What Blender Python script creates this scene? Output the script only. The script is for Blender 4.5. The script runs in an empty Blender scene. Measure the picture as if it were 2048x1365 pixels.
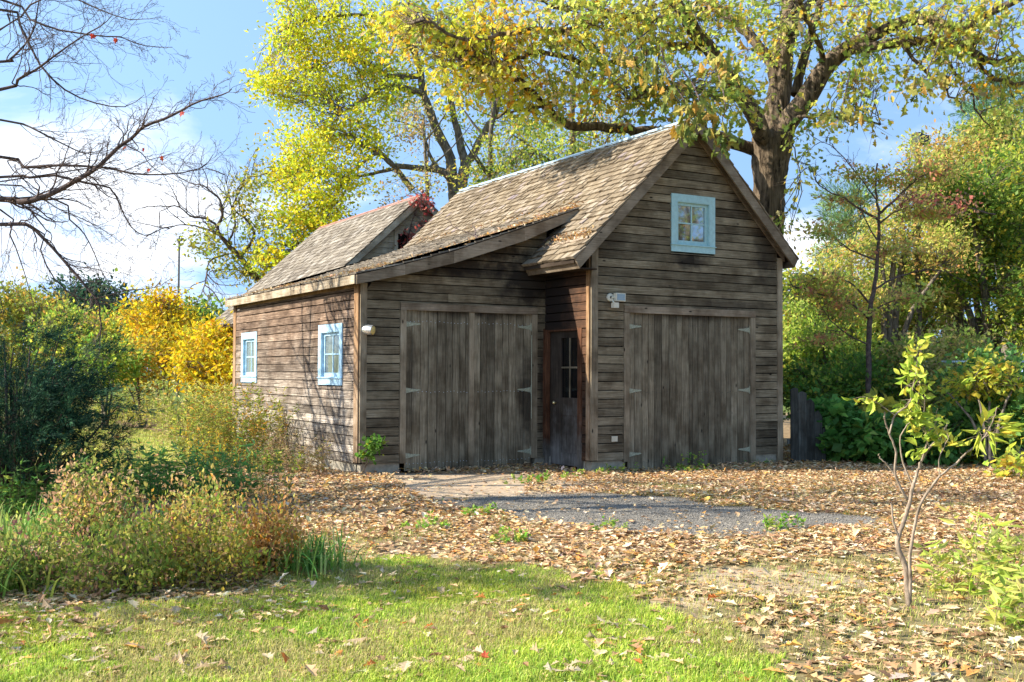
import bpy, math, random
import numpy as np
from mathutils import Vector, Matrix
random.seed(7); rng = np.random.default_rng(7)
S = bpy.context.scene
COL = S.collection

# ------------------------------------------------------------------ camera
FPX = 2165.4; YAW = 0.5270262; PIT = 0.0291671; ROLL = 0.0044148
CAM = np.array([-8.54227, -12.50106, 1.39458])
_cy, _sy, _cp, _sp = math.cos(YAW), math.sin(YAW), math.cos(PIT), math.sin(PIT)
_f = np.array([_sy*_cp, _cy*_cp, _sp]); _r = np.array([_cy, -_sy, 0.0]); _u = np.cross(_r, _f)
CR = math.cos(ROLL)*_r + math.sin(ROLL)*_u; CU = -math.sin(ROLL)*_r + math.cos(ROLL)*_u; CF = _f
cd = bpy.data.cameras.new('camera'); cam = bpy.data.objects.new('camera', cd); COL.objects.link(cam)
cd.sensor_width = 36.0; cd.lens = 36.0*FPX/2048.0; cd.clip_end = 6000; cd.clip_start = 0.05
M = Matrix.Identity(4)
for i in range(3):
    M[i][0] = CR[i]; M[i][1] = CU[i]; M[i][2] = -CF[i]; M[i][3] = CAM[i]
cam.matrix_world = M; S.camera = cam

# ------------------------------------------------------------------ light
SUN = np.array([-1.0, 0.42, 0.75]); SUN /= np.linalg.norm(SUN)
elev = math.asin(SUN[2]); az = math.atan2(SUN[0], SUN[1])
w = bpy.data.worlds.new('World'); S.world = w; w.use_nodes = True
N = w.node_tree.nodes; LK = w.node_tree.links
for n in list(N): N.remove(n)
out = N.new('ShaderNodeOutputWorld'); bg = N.new('ShaderNodeBackground')
sky = N.new('ShaderNodeTexSky'); sky.sky_type = 'NISHITA'; sky.sun_disc = False
sky.sun_elevation = elev; sky.sun_rotation = az; sky.air_density = 1.0; sky.dust_density = 0.6; sky.ozone_density = 2.0
tc = N.new('ShaderNodeTexCoord')
lift = N.new('ShaderNodeVectorMath'); lift.operation = 'MULTIPLY_ADD'; lift.inputs[1].default_value = (1, 1, 0.7); lift.inputs[2].default_value = (0, 0, 0.55)
LK.new(tc.outputs['Generated'], lift.inputs[0]); nrm_ = N.new('ShaderNodeVectorMath'); nrm_.operation = 'NORMALIZE'; LK.new(lift.outputs[0], nrm_.inputs[0]); LK.new(nrm_.outputs[0], sky.inputs[0])
sep = N.new('ShaderNodeSeparateXYZ'); LK.new(tc.outputs['Generated'], sep.inputs[0])
def wm(op, a=None, b=None, c=None):
    m = N.new('ShaderNodeMath'); m.operation = op
    for i, x in enumerate((a, b, c)):
        if x is None: continue
        if isinstance(x, (int, float)): m.inputs[i].default_value = x
        else: LK.new(x, m.inputs[i])
    return m.outputs[0]
zz = wm('MAXIMUM', wm('ADD', sep.outputs[2], 0.22), 0.1)
comb = N.new('ShaderNodeCombineXYZ')
LK.new(wm('DIVIDE', sep.outputs[0], zz), comb.inputs[0]); LK.new(wm('DIVIDE', sep.outputs[1], zz), comb.inputs[1])
LK.new(wm('MULTIPLY', sep.outputs[2], 1.2), comb.inputs[2])
nz = N.new('ShaderNodeTexNoise'); nz.inputs['Scale'].default_value = 1.15; nz.inputs['Detail'].default_value = 9
nz.inputs['Roughness'].default_value = 0.56; nz.inputs['Distortion'].default_value = 0.25
mp = N.new('ShaderNodeMapping'); mp.inputs['Location'].default_value = (3.1, 1.7, 0.4); LK.new(comb.outputs[0], mp.inputs[0])
LK.new(mp.outputs[0], nz.inputs['Vector'])
# more cloud towards the horizon
bias = wm('MULTIPLY', wm('SUBTRACT', 0.20, sep.outputs[2]), 0.42)
cr = N.new('ShaderNodeValToRGB'); cr.color_ramp.elements[0].position = 0.53; cr.color_ramp.elements[1].position = 0.70
LK.new(wm('ADD', nz.outputs[0], bias), cr.inputs[0])
mixs = N.new('ShaderNodeMix'); mixs.data_type = 'RGBA'
LK.new(cr.outputs[0], mixs.inputs[0])
hsv = N.new('ShaderNodeHueSaturation'); hsv.inputs['Hue'].default_value = 0.491; hsv.inputs['Saturation'].default_value = 0.96; hsv.inputs['Value'].default_value = 2.15
LK.new(sky.outputs[0], hsv.inputs['Color'])
LK.new(hsv.outputs[0], mixs.inputs[6]); mixs.inputs[7].default_value = (7.9, 8.2, 8.7, 1)
LK.new(mixs.outputs[2], bg.inputs[0]); bg.inputs[1].default_value = 0.085
LK.new(bg.outputs[0], out.inputs[0])
sd = bpy.data.lights.new('sun', 'SUN'); sd.energy = 5.0; sd.angle = math.radians(0.5); sd.color = (1.0, 0.93, 0.80)
so = bpy.data.objects.new('sun', sd); COL.objects.link(so)
so.rotation_euler = Vector(-SUN).to_track_quat('-Z', 'Y').to_euler(); so.location = (-20, 8, 15)
S.view_settings.view_transform = 'Standard'; S.view_settings.look = 'None'; S.view_settings.gamma = 1.0
S.view_settings.exposure = 1.18; S.view_settings.use_curve_mapping = False
S.render.engine = 'CYCLES'
S.cycles.max_bounces = 6; S.cycles.transparent_max_bounces = 4; S.cycles.transmission_bounces = 4

# ------------------------------------------------------------------ helpers
def PW(u, v, d):
    "point seen at pixel (u,v) of the 2048 wide photograph at forward distance d"
    return CAM + d*(CF + (u-1024)/FPX*CR + (682.5-v)/FPX*CU)
def PG(u, v, z=0.0):
    d = CF + (u-1024)/FPX*CR + (682.5-v)/FPX*CU
    return CAM + (z-CAM[2])/d[2]*d
def proj(P):
    d = P-CAM; z = d@CF
    return 1024+FPX*(d@CR)/z, 682.5-FPX*(d@CU)/z, z
def depth_of(P): return float((np.array(P)-CAM)@CF)

def tagit(o, label=None, cat=None, group=None, kind=None):
    if label: o['label'] = label
    if cat: o['category'] = cat
    if group: o['group'] = group
    if kind: o['kind'] = kind
    return o
def np_mesh(name, V, F, mat, col=None, smooth=False, nper=None):
    "F: int array (n,k) or list of arrays of differing k"
    me = bpy.data.meshes.new(name)
    V = np.asarray(V, dtype=np.float32)
    Fl = F if isinstance(F, list) else [F]
    Fl = [np.asarray(f, dtype=np.int32) for f in Fl if len(f)]
    nl = sum(f.size for f in Fl); nf = sum(len(f) for f in Fl)
    me.vertices.add(len(V)); me.vertices.foreach_set('co', V.ravel())
    me.loops.add(nl); me.loops.foreach_set('vertex_index', np.concatenate([f.ravel() for f in Fl]))
    me.polygons.add(nf)
    tot = np.concatenate([np.full(len(f), f.shape[1], dtype=np.int32) for f in Fl])
    st = np.concatenate([[0], np.cumsum(tot)[:-1]]).astype(np.int32)
    me.polygons.foreach_set('loop_start', st); me.polygons.foreach_set('loop_total', tot)
    me.polygons.foreach_set('use_smooth', np.full(nf, bool(smooth)))
    me.update(calc_edges=True)
    if col is not None:
        ca = me.color_attributes.new('Col', 'FLOAT_COLOR', 'POINT')
        c4 = np.ones((len(V), 4), dtype=np.float32); c4[:, :3] = col
        ca.data.foreach_set('color', c4.ravel())
    if mat: me.materials.append(mat)
    return me
def link(name, me, parent=None, loc=None, rot=None, mw=None):
    o = bpy.data.objects.new(name, me); COL.objects.link(o)
    if parent: o.parent = parent
    if loc is not None: o.location = loc
    if rot is not None: o.rotation_euler = rot
    return o
def root(name, loc=(0, 0, 0), **k):
    o = bpy.data.objects.new(name, None); COL.objects.link(o); o.location = loc; o.empty_display_size = 0.2
    return tagit(o, **k)

class MB:
    "collects shapes into one mesh"
    def __init__(s): s.v = []; s.f3 = []; s.f4 = []; s.n = 0
    def add(s, V, F):
        V = np.asarray(V, float); b = s.n; s.v.append(V); s.n += len(V)
        for f in F:
            g = [i+b for i in f]
            (s.f4 if len(g) == 4 else s.f3).append(g)
        return s
    def addnp(s, V, F):
        b = s.n; s.v.append(V); s.n += len(V)
        (s.f4 if F.shape[1] == 4 else s.f3).extend((F+b).tolist())
        return s
    def box(s, x0, x1, y0, y1, z0, z1):
        V = [(x0,y0,z0),(x1,y0,z0),(x1,y1,z0),(x0,y1,z0),(x0,y0,z1),(x1,y0,z1),(x1,y1,z1),(x0,y1,z1)]
        return s.add(V, [(0,3,2,1),(4,5,6,7),(0,1,5,4),(1,2,6,5),(2,3,7,6),(3,0,4,7)])
    def prism(s, poly, a, b):
        "poly: list of 3d points, extruded by vector a->b (offset vectors)"
        n = len(poly); P = np.array(poly, float); a = np.array(a, float); b = np.array(b, float)
        V = np.vstack([P+a, P+b]); base = s.n; s.v.append(V); s.n += 2*n
        for i in range(n):
            j = (i+1) % n; s.f4.append([base+i, base+j, base+n+j, base+n+i])
        for i in range(1, n-1):
            s.f3.append([base, base+i+1, base+i]); s.f3.append([base+n, base+n+i, base+n+i+1])
        return s
    def bar(s, p, q, r, sides=6, r2=None):
        V, F = tube([p, q], [r, r2 or r], sides); return s.addnp(V, F)
    def mesh(s, name, mat, smooth=False, bevel=0):
        me = np_mesh(name, np.vstack(s.v), [np.array(x) for x in (s.f4, s.f3) if x], mat, smooth=smooth)
        return me
    def build(s, name, mat, parent=None, smooth=False, loc=None):
        return link(name, s.mesh(name, mat, smooth), parent, loc)

def tube(pts, rad, sides=6, jit=0.0):
    P = np.asarray(pts, float); n = len(P)
    T = np.gradient(P, axis=0); T /= np.linalg.norm(T, axis=1)[:, None]+1e-9
    ref = np.array([0.31, 0.17, 0.93]) if abs(T[0][2]) < .8 else np.array([0.9, 0.3, 0.1])
    A = np.cross(T, ref); A /= np.linalg.norm(A, axis=1)[:, None]+1e-9
    B = np.cross(T, A)
    th = np.linspace(0, 2*np.pi, sides, endpoint=False)
    R = np.asarray(rad, float)[:, None]*(1+jit*rng.standard_normal((n, sides))) if jit else np.repeat(np.asarray(rad, float)[:, None], sides, 1)
    V = P[:, None, :] + R[:, :, None]*(np.cos(th)[None, :, None]*A[:, None, :]+np.sin(th)[None, :, None]*B[:, None, :])
    V = V.reshape(-1, 3)
    i = np.arange(n-1)[:, None]*sides; j = np.arange(sides)[None, :]; k = (np.arange(sides)+1) % sides
    F = np.stack([i+j, i+k[None, :], i+sides+k[None, :], i+sides+j], -1).reshape(-1, 4)
    return V, F
def smooth_path(pts, k=4):
    P = np.asarray(pts, float); n = len(P)
    if n < 3: return P
    out = []
    Q = np.vstack([2*P[0]-P[1], P, 2*P[-1]-P[-2]])
    for i in range(1, n):
        p0, p1, p2, p3 = Q[i-1], Q[i], Q[i+1], Q[i+2]
        for t in np.linspace(0, 1, k, endpoint=False):
            out.append(0.5*((2*p1)+(-p0+p2)*t+(2*p0-5*p1+4*p2-p3)*t*t+(-p0+3*p1-3*p2+p3)*t**3))
    out.append(P[-1]); return np.array(out)

# ------------------------------------------------------------------ materials
class NT:
    def __init__(s, name):
        s.m = bpy.data.materials.new(name); s.m.use_nodes = True; s.t = s.m.node_tree
        s.b = s.t.nodes['Principled BSDF']; s.o = s.t.nodes['Material Output']
        s.b.inputs['Specular IOR Level'].default_value = 0.25
    def n(s, typ, **k):
        x = s.t.nodes.new(typ)
        for a, b in k.items():
            if a in x.inputs.keys() if isinstance(a, str) else False: x.inputs[a].default_value = b
            else: setattr(x, a, b)
        return x
    def l(s, a, b): s.t.links.new(a, b)
    def math(s, op, a, b=None, c=None, clamp=False):
        m = s.t.nodes.new('ShaderNodeMath'); m.operation = op; m.use_clamp = clamp
        for i, x in enumerate((a, b, c)):
            if x is None: continue
            if isinstance(x, (int, float)): m.inputs[i].default_value = x
            else: s.l(x, m.inputs[i])
        return m.outputs[0]
    def noise(s, vec, scale, detail=4, rough=0.55, dist=0.0):
        x = s.t.nodes.new('ShaderNodeTexNoise'); x.inputs['Scale'].default_value = scale
        x.inputs['Detail'].default_value = detail; x.inputs['Roughness'].default_value = rough; x.inputs['Distortion'].default_value = dist
        s.l(vec, x.inputs['Vector']); return x.outputs[0]
    def mapv(s, vec, scale=(1, 1, 1), loc=None):
        x = s.t.nodes.new('ShaderNodeMapping'); x.inputs['Scale'].default_value = scale; s.l(vec, x.inputs[0])
        if loc is not None: s.l(loc, x.inputs['Location'])
        return x.outputs[0]
    def ramp(s, fac, stops):
        x = s.t.nodes.new('ShaderNodeValToRGB'); e = x.color_ramp.elements
        while len(e) < len(stops): e.new(0.5)
        for i, (p, c) in enumerate(stops):
            e[i].position = p; e[i].color = (*c, 1) if len(c) == 3 else c
        s.l(fac, x.inputs[0]); return x.outputs[0]
    def mix(s, fac, a, b, mode='MIX'):
        x = s.t.nodes.new('ShaderNodeMix'); x.data_type = 'RGBA'; x.blend_type = mode
        for inp, val in ((0, fac), (6, a), (7, b)):
            if isinstance(val, (int, float)): x.inputs[inp].default_value = val
            elif isinstance(val, tuple): x.inputs[inp].default_value = (*val, 1)
            else: s.l(val, x.inputs[inp])
        return x.outputs[2]
    def bump(s, h, strength=0.5, dist=0.01):
        x = s.t.nodes.new('ShaderNodeBump'); x.inputs['Strength'].default_value = strength; x.inputs['Distance'].default_value = dist
        s.l(h, x.inputs['Height']); s.l(x.outputs[0], s.b.inputs['Normal']); return x.outputs[0]
    def col(s, c):
        if isinstance(c, tuple): s.b.inputs['Base Color'].default_value = (*c, 1)
        else: s.l(c, s.b.inputs['Base Color'])
    def rough(s, r): s.b.inputs['Roughness'].default_value = r

def wood(name, stops, axis='x', weather=None, knots=True, dark=0.55, spec=0.15, rnd=0.32, stain_or_shade=None):
    """weathered board: grain runs along the local axis; per-object tint; optional change of colour with height"""
    a = NT(name); tcn = a.n('ShaderNodeTexCoord'); oi = a.n('ShaderNodeObjectInfo')
    off = a.n('ShaderNodeCombineXYZ')
    for i in range(3): a.l(a.math('MULTIPLY', oi.outputs['Random'], 37.0+11*i), off.inputs[i])
    sc = {'x': (1.6, 30, 60), 'z': (50, 30, 1.6), 'y': (50, 1.6, 60)}[axis]
    v = a.mapv(tcn.outputs['Object'], (1, 1, 1), off.outputs[0])
    vs = a.mapv(v, sc)
    g1 = a.noise(vs, 1.6, 6, 0.62, 0.8); g2 = a.noise(vs, 7.0, 4, 0.7)
    c = a.ramp(g1, stops)
    c = a.mix(a.math('MULTIPLY', g2, 0.55), c, a.mix(0.65, c, (0.02, 0.016, 0.012)))
    blot = a.noise(v, 2.2, 4, 0.6)
    c = a.mix(a.ramp(blot, [(0.36, (0, 0, 0)), (0.62, (1, 1, 1))]), a.mix(1.0, c, (0.46, 0.43, 0.40), 'MULTIPLY'), c)
    # tint of each board
    t = a.math('ADD', a.math('MULTIPLY', a.math('SUBTRACT', oi.outputs['Random'], 0.5), rnd*2), 1.0)
    tcx = a.n('ShaderNodeCombineXYZ')
    for i in range(3): a.l(t, tcx.inputs[i])
    c = a.mix(1.0, c, tcx.outputs[0], 'MULTIPLY')
    geo = a.n('ShaderNodeNewGeometry')
    if weather:
        sp = a.n('ShaderNodeSeparateXYZ'); a.l(geo.outputs['Position'], sp.inputs[0])
        (z0, z1, colx, amt) = weather
        nn = a.noise(geo.outputs['Position'], 1.4, 5, 0.6)
        f = a.math('DIVIDE', a.math('SUBTRACT', a.math('ADD', sp.outputs[2], a.math('MULTIPLY', a.math('SUBTRACT', nn, 0.5), 1.9)), z0), z1-z0, clamp=True)
        c = a.mix(a.math('MULTIPLY', a.math('SUBTRACT', 1.0, f), amt), c, a.mix(1.0, c, colx, 'MULTIPLY'))
    if stain_or_shade:  # dark ellipsoids: stains on the boards, painted shade on the recess wall
        for (px, py, pz, rx, ry, rz, amt) in stain_or_shade:
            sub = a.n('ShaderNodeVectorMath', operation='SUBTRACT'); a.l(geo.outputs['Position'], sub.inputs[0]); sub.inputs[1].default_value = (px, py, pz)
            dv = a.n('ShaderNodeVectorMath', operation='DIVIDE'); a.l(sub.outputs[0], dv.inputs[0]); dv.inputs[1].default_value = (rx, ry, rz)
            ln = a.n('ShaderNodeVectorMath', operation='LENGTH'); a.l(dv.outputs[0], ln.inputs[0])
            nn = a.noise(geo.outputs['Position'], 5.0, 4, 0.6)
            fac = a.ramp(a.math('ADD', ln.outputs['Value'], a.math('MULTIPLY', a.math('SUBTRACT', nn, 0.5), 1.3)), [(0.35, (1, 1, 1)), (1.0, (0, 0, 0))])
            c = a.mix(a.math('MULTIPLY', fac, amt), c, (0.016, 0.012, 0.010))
    if knots:
        vo = a.n('ShaderNodeTexVoronoi'); vo.inputs['Scale'].default_value = 1.0
        a.l(a.mapv(v, {'x': (2.0, 0.01, 5.5), 'z': (5.5, 0.01, 2.0), 'y': (5, 2, 5)}[axis]), vo.inputs['Vector'])
        k = a.ramp(vo.outputs['Distance'], [(0.035, (1, 1, 1)), (0.075, (0, 0, 0))])
        c = a.mix(k, c, (0.012, 0.009, 0.007))
    a.col(c); a.rough(0.85); a.b.inputs['Specular IOR Level'].default_value = spec
    h = a.math('ADD', g1, a.math('MULTIPLY', g2, 0.6)); a.bump(h, 0.55, 0.006)
    return a.m

GREY = [(0.27, (0.105, 0.080, 0.046)), (0.5, (0.285, 0.228, 0.145)), (0.73, (0.50, 0.42, 0.285))]
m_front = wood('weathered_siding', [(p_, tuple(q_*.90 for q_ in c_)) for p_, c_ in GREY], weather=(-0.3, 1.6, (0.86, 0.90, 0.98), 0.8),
               stain_or_shade=[(1.78, 0, 3.05, 0.42, 0.3, 0.16, 0.8), (3.3, 0, 3.3, 0.35, .3, 0.7, 0.75), (2.75, 0, 4.15, 0.3, .3, 0.55, 0.6),
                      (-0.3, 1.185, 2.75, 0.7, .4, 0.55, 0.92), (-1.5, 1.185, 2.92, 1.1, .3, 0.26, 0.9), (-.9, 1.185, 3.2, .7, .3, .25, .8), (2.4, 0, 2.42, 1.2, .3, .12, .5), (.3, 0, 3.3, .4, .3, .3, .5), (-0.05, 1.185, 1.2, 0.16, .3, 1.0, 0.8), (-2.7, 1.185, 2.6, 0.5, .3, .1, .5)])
m_side = wood('red_brown_siding', [(0.30, (0.055, 0.036, 0.025)), (0.5, (0.200, 0.130, 0.088)), (0.70, (0.45, 0.325, 0.230))], weather=(0.5, 2.2, (1.7, 2.2, 2.65), 1.0))
m_recess = wood('dark_siding', [(0.25, (0.030, 0.018, 0.012)), (0.5, (0.10, 0.05, 0.028)), (0.75, (0.23, 0.11, 0.055))], knots=False, stain_or_shade=[(0, .95, 2.3, .3, .80, 1.7, .95), (0, .25, .7, .3, .4, .7, .6)])  # ellipsoids paint the recess's deep shade into the board colour
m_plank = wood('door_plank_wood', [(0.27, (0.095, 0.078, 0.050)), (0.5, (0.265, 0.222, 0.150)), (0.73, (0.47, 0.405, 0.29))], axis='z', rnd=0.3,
               stain_or_shade=[(1.8, 0, 2.28, 1.3, .3, 0.14, 0.75), (-1.2, 1.2, 2.3, 1.3, .3, 0.16, 0.85), (-0.3, 1.2, 1.0, 0.22, .3, 0.8, 0.75), (-2.2, 1.2, 1.2, .12, .3, .9, .5)])
m_trim = wood('trim_wood', [(0.25, (0.22, 0.17, 0.11)), (0.5, (0.38, 0.31, 0.21)), (0.75, (0.54, 0.45, 0.33))], axis='z', rnd=0.15)
m_trimx = wood('trim_wood_long', [(0.25, (0.21, 0.155, 0.105)), (0.5, (0.36, 0.285, 0.20)), (0.75, (0.50, 0.41, 0.30))], axis='x', rnd=0.15)
m_corner = wood('corner_wood_orange', [(0.25, (0.22, 0.11, 0.045)), (0.5, (0.38, 0.22, 0.11)), (0.75, (0.52, 0.36, 0.21))], axis='z', rnd=0.1, knots=False, weather=(0.3, 2.2, (0.85, 1.1, 1.5), 0.9))
m_fascia_pale = wood('pale_peeling_fascia', [(0.30, (0.16, 0.09, 0.05)), (0.45, (0.42, 0.33, 0.22)), (0.7, (0.66, 0.58, 0.45))], axis='y', rnd=0.1)
m_door = wood('side_door_wood', [(0.25, (0.03, 0.022, 0.016)), (0.5, (0.065, 0.050, 0.038)), (0.75, (0.11, 0.088, 0.07))], axis='z', knots=False, weather=(0.35, 0.85, (3.6, 4.4, 5.4), 0.95), rnd=0.1)
m_redtrim = wood('red_trim_wood', [(0.25, (0.05, 0.022, 0.012)), (0.5, (0.13, 0.055, 0.028)), (0.75, (0.24, 0.11, 0.055))], axis='z', knots=False, weather=(0.3, 0.75, (1.5, 3.2, 5.5), 0.95), rnd=0.1)
m_cream = wood('cream_old_paint', [(0.25, (0.36, 0.34, 0.26)), (0.5, (0.58, 0.55, 0.44)), (0.75, (0.70, 0.67, 0.55))], knots=False, rnd=0.1)
m_oldfence = wood('mossy_black_plank', [(0.25, (0.03, 0.032, 0.03)), (0.5, (0.075, 0.08, 0.072)), (0.8, (0.17, 0.18, 0.16))], axis='z', rnd=0.3)
m_sheath = wood('dark_sheathing', [(0.3, (0.03, 0.022, 0.016)), (0.7, (0.07, 0.05, 0.035))], knots=False)

def plain(name, c, rough=0.6, metal=0.0, spec=0.4, nz=0.25, scale=12, bump=0.15):
    a = NT(name); tcn = a.n('ShaderNodeTexCoord'); n = a.noise(tcn.outputs['Object'], scale, 5, 0.6)
    dk = tuple(x*(1-nz) for x in c); lt = tuple(min(1, x*(1+nz)) for x in c)
    a.col(a.ramp(n, [(0.3, dk), (0.7, lt)])); a.rough(rough); a.b.inputs['Metallic'].default_value = metal
    a.b.inputs['Specular IOR Level'].default_value = spec
    if bump: a.bump(n, bump, 0.005)
    return a.m
m_blue = plain('blue_paint', (0.36, 0.56, 0.57), 0.5, nz=0.12, scale=20)
m_blue2 = plain('faded_blue_paint', (0.36, 0.55, 0.68), 0.6, nz=0.35, scale=9)
m_conc = plain('foundation_concrete', (0.30, 0.27, 0.21), 0.9, nz=0.3)
m_galv = plain('galvanised_metal', (0.50, 0.62, 0.70), 0.38, 0.55, 0.5, 0.12)
m_hinge = plain('hinge_metal', (0.33, 0.34, 0.25), 0.6, 0.0, 0.3, 0.35, 60)
m_copper = plain('ridge_copper', (0.34, 0.17, 0.13), 0.5, 0.2, 0.4, 0.2)
m_white = plain('aged_white_plastic', (0.62, 0.58, 0.46), 0.5, nz=0.08)
m_silver = plain('lamp_silver', (0.75, 0.76, 0.76), 0.25, 0.8, 0.5, 0.05)
m_amber = plain('amber_lens', (0.62, 0.46, 0.16), 0.3, nz=0.3, scale=60)
m_brass = plain('brass', (0.75, 0.62, 0.32), 0.3, 1.0)
m_black = plain('dark_metal', (0.03, 0.03, 0.035), 0.5)
m_pole = plain('pole_metal', (0.10, 0.09, 0.09), 0.6)
m_postw = wood('pole_wood', [(0.3, (0.09, 0.075, 0.06)), (0.7, (0.26, 0.23, 0.19))], axis='z', rnd=0.1)
m_inside = plain('dark_interior', (0.012, 0.011, 0.010), 0.9, nz=0.1)
m_curtain = plain('dusty_curtain', (0.30, 0.33, 0.28), 0.9, nz=0.35, scale=7)
def glass(name, tint=(0.02, 0.022, 0.024), refl=0.35, rough=0.03, alpha=1.0):
    a = NT(name); a.col(tint); a.rough(rough)
    gl = a.n('ShaderNodeBsdfGlossy'); gl.inputs['Roughness'].default_value = rough; gl.inputs['Color'].default_value = (0.9, 0.95, 1, 1)
    tcn = a.n('ShaderNodeNewGeometry'); n = a.noise(tcn.outputs['Position'], 2.3, 2)
    b = a.n('ShaderNodeBump'); b.inputs['Strength'].default_value = 0.08; b.inputs['Distance'].default_value = 0.05; a.l(n, b.inputs['Height'])
    mx = a.n('ShaderNodeMixShader'); mx.inputs[0].default_value = refl; a.l(a.b.outputs[0], mx.inputs[1]); a.l(gl.outputs[0], mx.inputs[2]); a.l(mx.outputs[0], a.o.inputs[0])
    return a.m
m_glass = glass('window_glass', refl=0.45)
m_glass_dusty = glass('dusty_window_glass', (0.16, 0.19, 0.18), 0.16, 0.12)
m_glass_dark = glass('dark_door_glass', (0.004, 0.004, 0.005), 0.03, 0.08)

def shingle_mat(name, stops):
    a = NT(name); geo = a.n('ShaderNodeNewGeometry'); oi = a.n('ShaderNodeObjectInfo')
    tcn = a.n('ShaderNodeTexCoord')
    r = a.math('FRACT', a.math('ADD', geo.outputs['Random Per Island'], a.math('MULTIPLY', oi.outputs['Random'], 7.31)))
    g = a.noise(a.mapv(geo.outputs['Position'], (6, 55, 6)), 1.0, 5, 0.65)
    c = a.ramp(r, stops)
    c = a.mix(a.ramp(g, [(0.3, (0, 0, 0)), (0.7, (1, 1, 1))]), a.mix(1.0, c, (0.55, 0.52, 0.50), 'MULTIPLY'), c)
    bl = a.noise(geo.outputs['Position'], 1.3, 4, 0.6)
    c = a.mix(a.ramp(bl, [(0.42, (0, 0, 0)), (0.65, (0.55, 0.55, 0.55))]), c, a.mix(1.0, c, (0.70, 0.70, 0.74), 'MULTIPLY'))
    a.col(c); a.rough(0.88); a.b.inputs['Specular IOR Level'].default_value = 0.2
    a.bump(g, 0.5, 0.006); return a.m
m_shingle = shingle_mat('cedar_shingle', [(0.0, (0.175, 0.135, 0.088)), (0.35, (0.25, 0.197, 0.130)), (0.7, (0.315, 0.252, 0.170)), (0.95, (0.41, 0.345, 0.255)), (1.0, (0.28, 0.23, 0.24))])
m_shingle2 = shingle_mat('old_grey_shingle', [(0.0, (0.15, 0.125, 0.095)), (0.4, (0.235, 0.20, 0.155)), (0.8, (0.32, 0.28, 0.22)), (1.0, (0.42, 0.38, 0.32))])

def leaf_mat(name, trans=0.4, rough=0.5, spec=0.25, sat=1.0):
    a = NT(name); at = a.n('ShaderNodeAttribute'); at.attribute_name = 'Col'
    geo = a.n('ShaderNodeNewGeometry'); r = geo.outputs['Random Per Island']
    c = a.mix(a.math('MULTIPLY', r, 0.35), at.outputs['Color'], a.mix(1.0, at.outputs['Color'], (0.55, 0.55, 0.55), 'MULTIPLY'))
    a.col(c); a.rough(rough); a.b.inputs['Specular IOR Level'].default_value = spec
    tr = a.n('ShaderNodeBsdfTranslucent'); a.l(c, tr.inputs['Color'])
    mx = a.n('ShaderNodeMixShader'); mx.inputs[0].default_value = trans
    a.l(a.b.outputs[0], mx.inputs[1]); a.l(tr.outputs[0], mx.inputs[2]); a.l(mx.outputs[0], a.o.inputs[0])
    return a.m
m_leaf = leaf_mat('leaf', 0.58, 0.5, 0.3)
m_needle = leaf_mat('needle', 0.12, 0.75, 0.08)
m_dry = leaf_mat('dry_leaf', 0.2, 0.7, 0.15)
m_grass = leaf_mat('grass_blade', 0.4, 0.6, 0.2)
def leaf_obj_mat(name, stops):
    a = NT(name); oi = a.n('ShaderNodeObjectInfo'); tcn = a.n('ShaderNodeTexCoord')
    c = a.ramp(oi.outputs['Random'], stops)
    n = a.noise(tcn.outputs['Object'], 30, 4, 0.6)
    c = a.mix(a.ramp(n, [(0.35, (0, 0, 0)), (0.7, (1, 1, 1))]), a.mix(1.0, c, (0.6, 0.55, 0.5), 'MULTIPLY'), c)
    a.col(c); a.rough(0.6); tr = a.n('ShaderNodeBsdfTranslucent'); a.l(c, tr.inputs['Color'])
    mx = a.n('ShaderNodeMixShader'); mx.inputs[0].default_value = 0.35
    a.l(a.b.outputs[0], mx.inputs[1]); a.l(tr.outputs[0], mx.inputs[2]); a.l(mx.outputs[0], a.o.inputs[0])
    return a.m

def bark(name, lo, hi, scale=(14, 14, 2.2), strength=1.0, dist=0.04):
    a = NT(name); geo = a.n('ShaderNodeNewGeometry')
    v = a.mapv(geo.outputs['Position'], scale)
    n = a.noise(v, 1.0, 6, 0.65, 0.6); n2 = a.noise(geo.outputs['Position'], 2.0, 3)
    c = a.ramp(n, [(0.34, lo), (0.62, hi)]); c = a.mix(a.math('MULTIPLY', n2, 0.5), c, a.mix(1.0, c, (0.6, 0.62, 0.55), 'MULTIPLY'))
    a.col(c); a.rough(0.9); a.b.inputs['Specular IOR Level'].default_value = 0.15; a.bump(n, strength, dist); return a.m
m_bark_oak = bark('oak_bark', (0.022, 0.015, 0.010), (0.25, 0.185, 0.125), (13, 13, 1.9), 1.0, 0.07)
m_bark = bark('grey_bark', (0.055, 0.045, 0.035), (0.24, 0.20, 0.155), (16, 16, 5), 0.8, 0.02)
m_bark_pale = bark('pale_bark', (0.16, 0.12, 0.085), (0.42, 0.33, 0.25), (30, 30, 12), 0.5, 0.005)
m_bark_twig = bark('twig_bark', (0.05, 0.035, 0.035), (0.17, 0.125, 0.11), (20, 20, 20), 0.3, 0.004)
m_stem = bark('weed_stem', (0.12, 0.08, 0.045), (0.34, 0.25, 0.14), (20, 20, 5), 0.3, 0.002)

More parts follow.
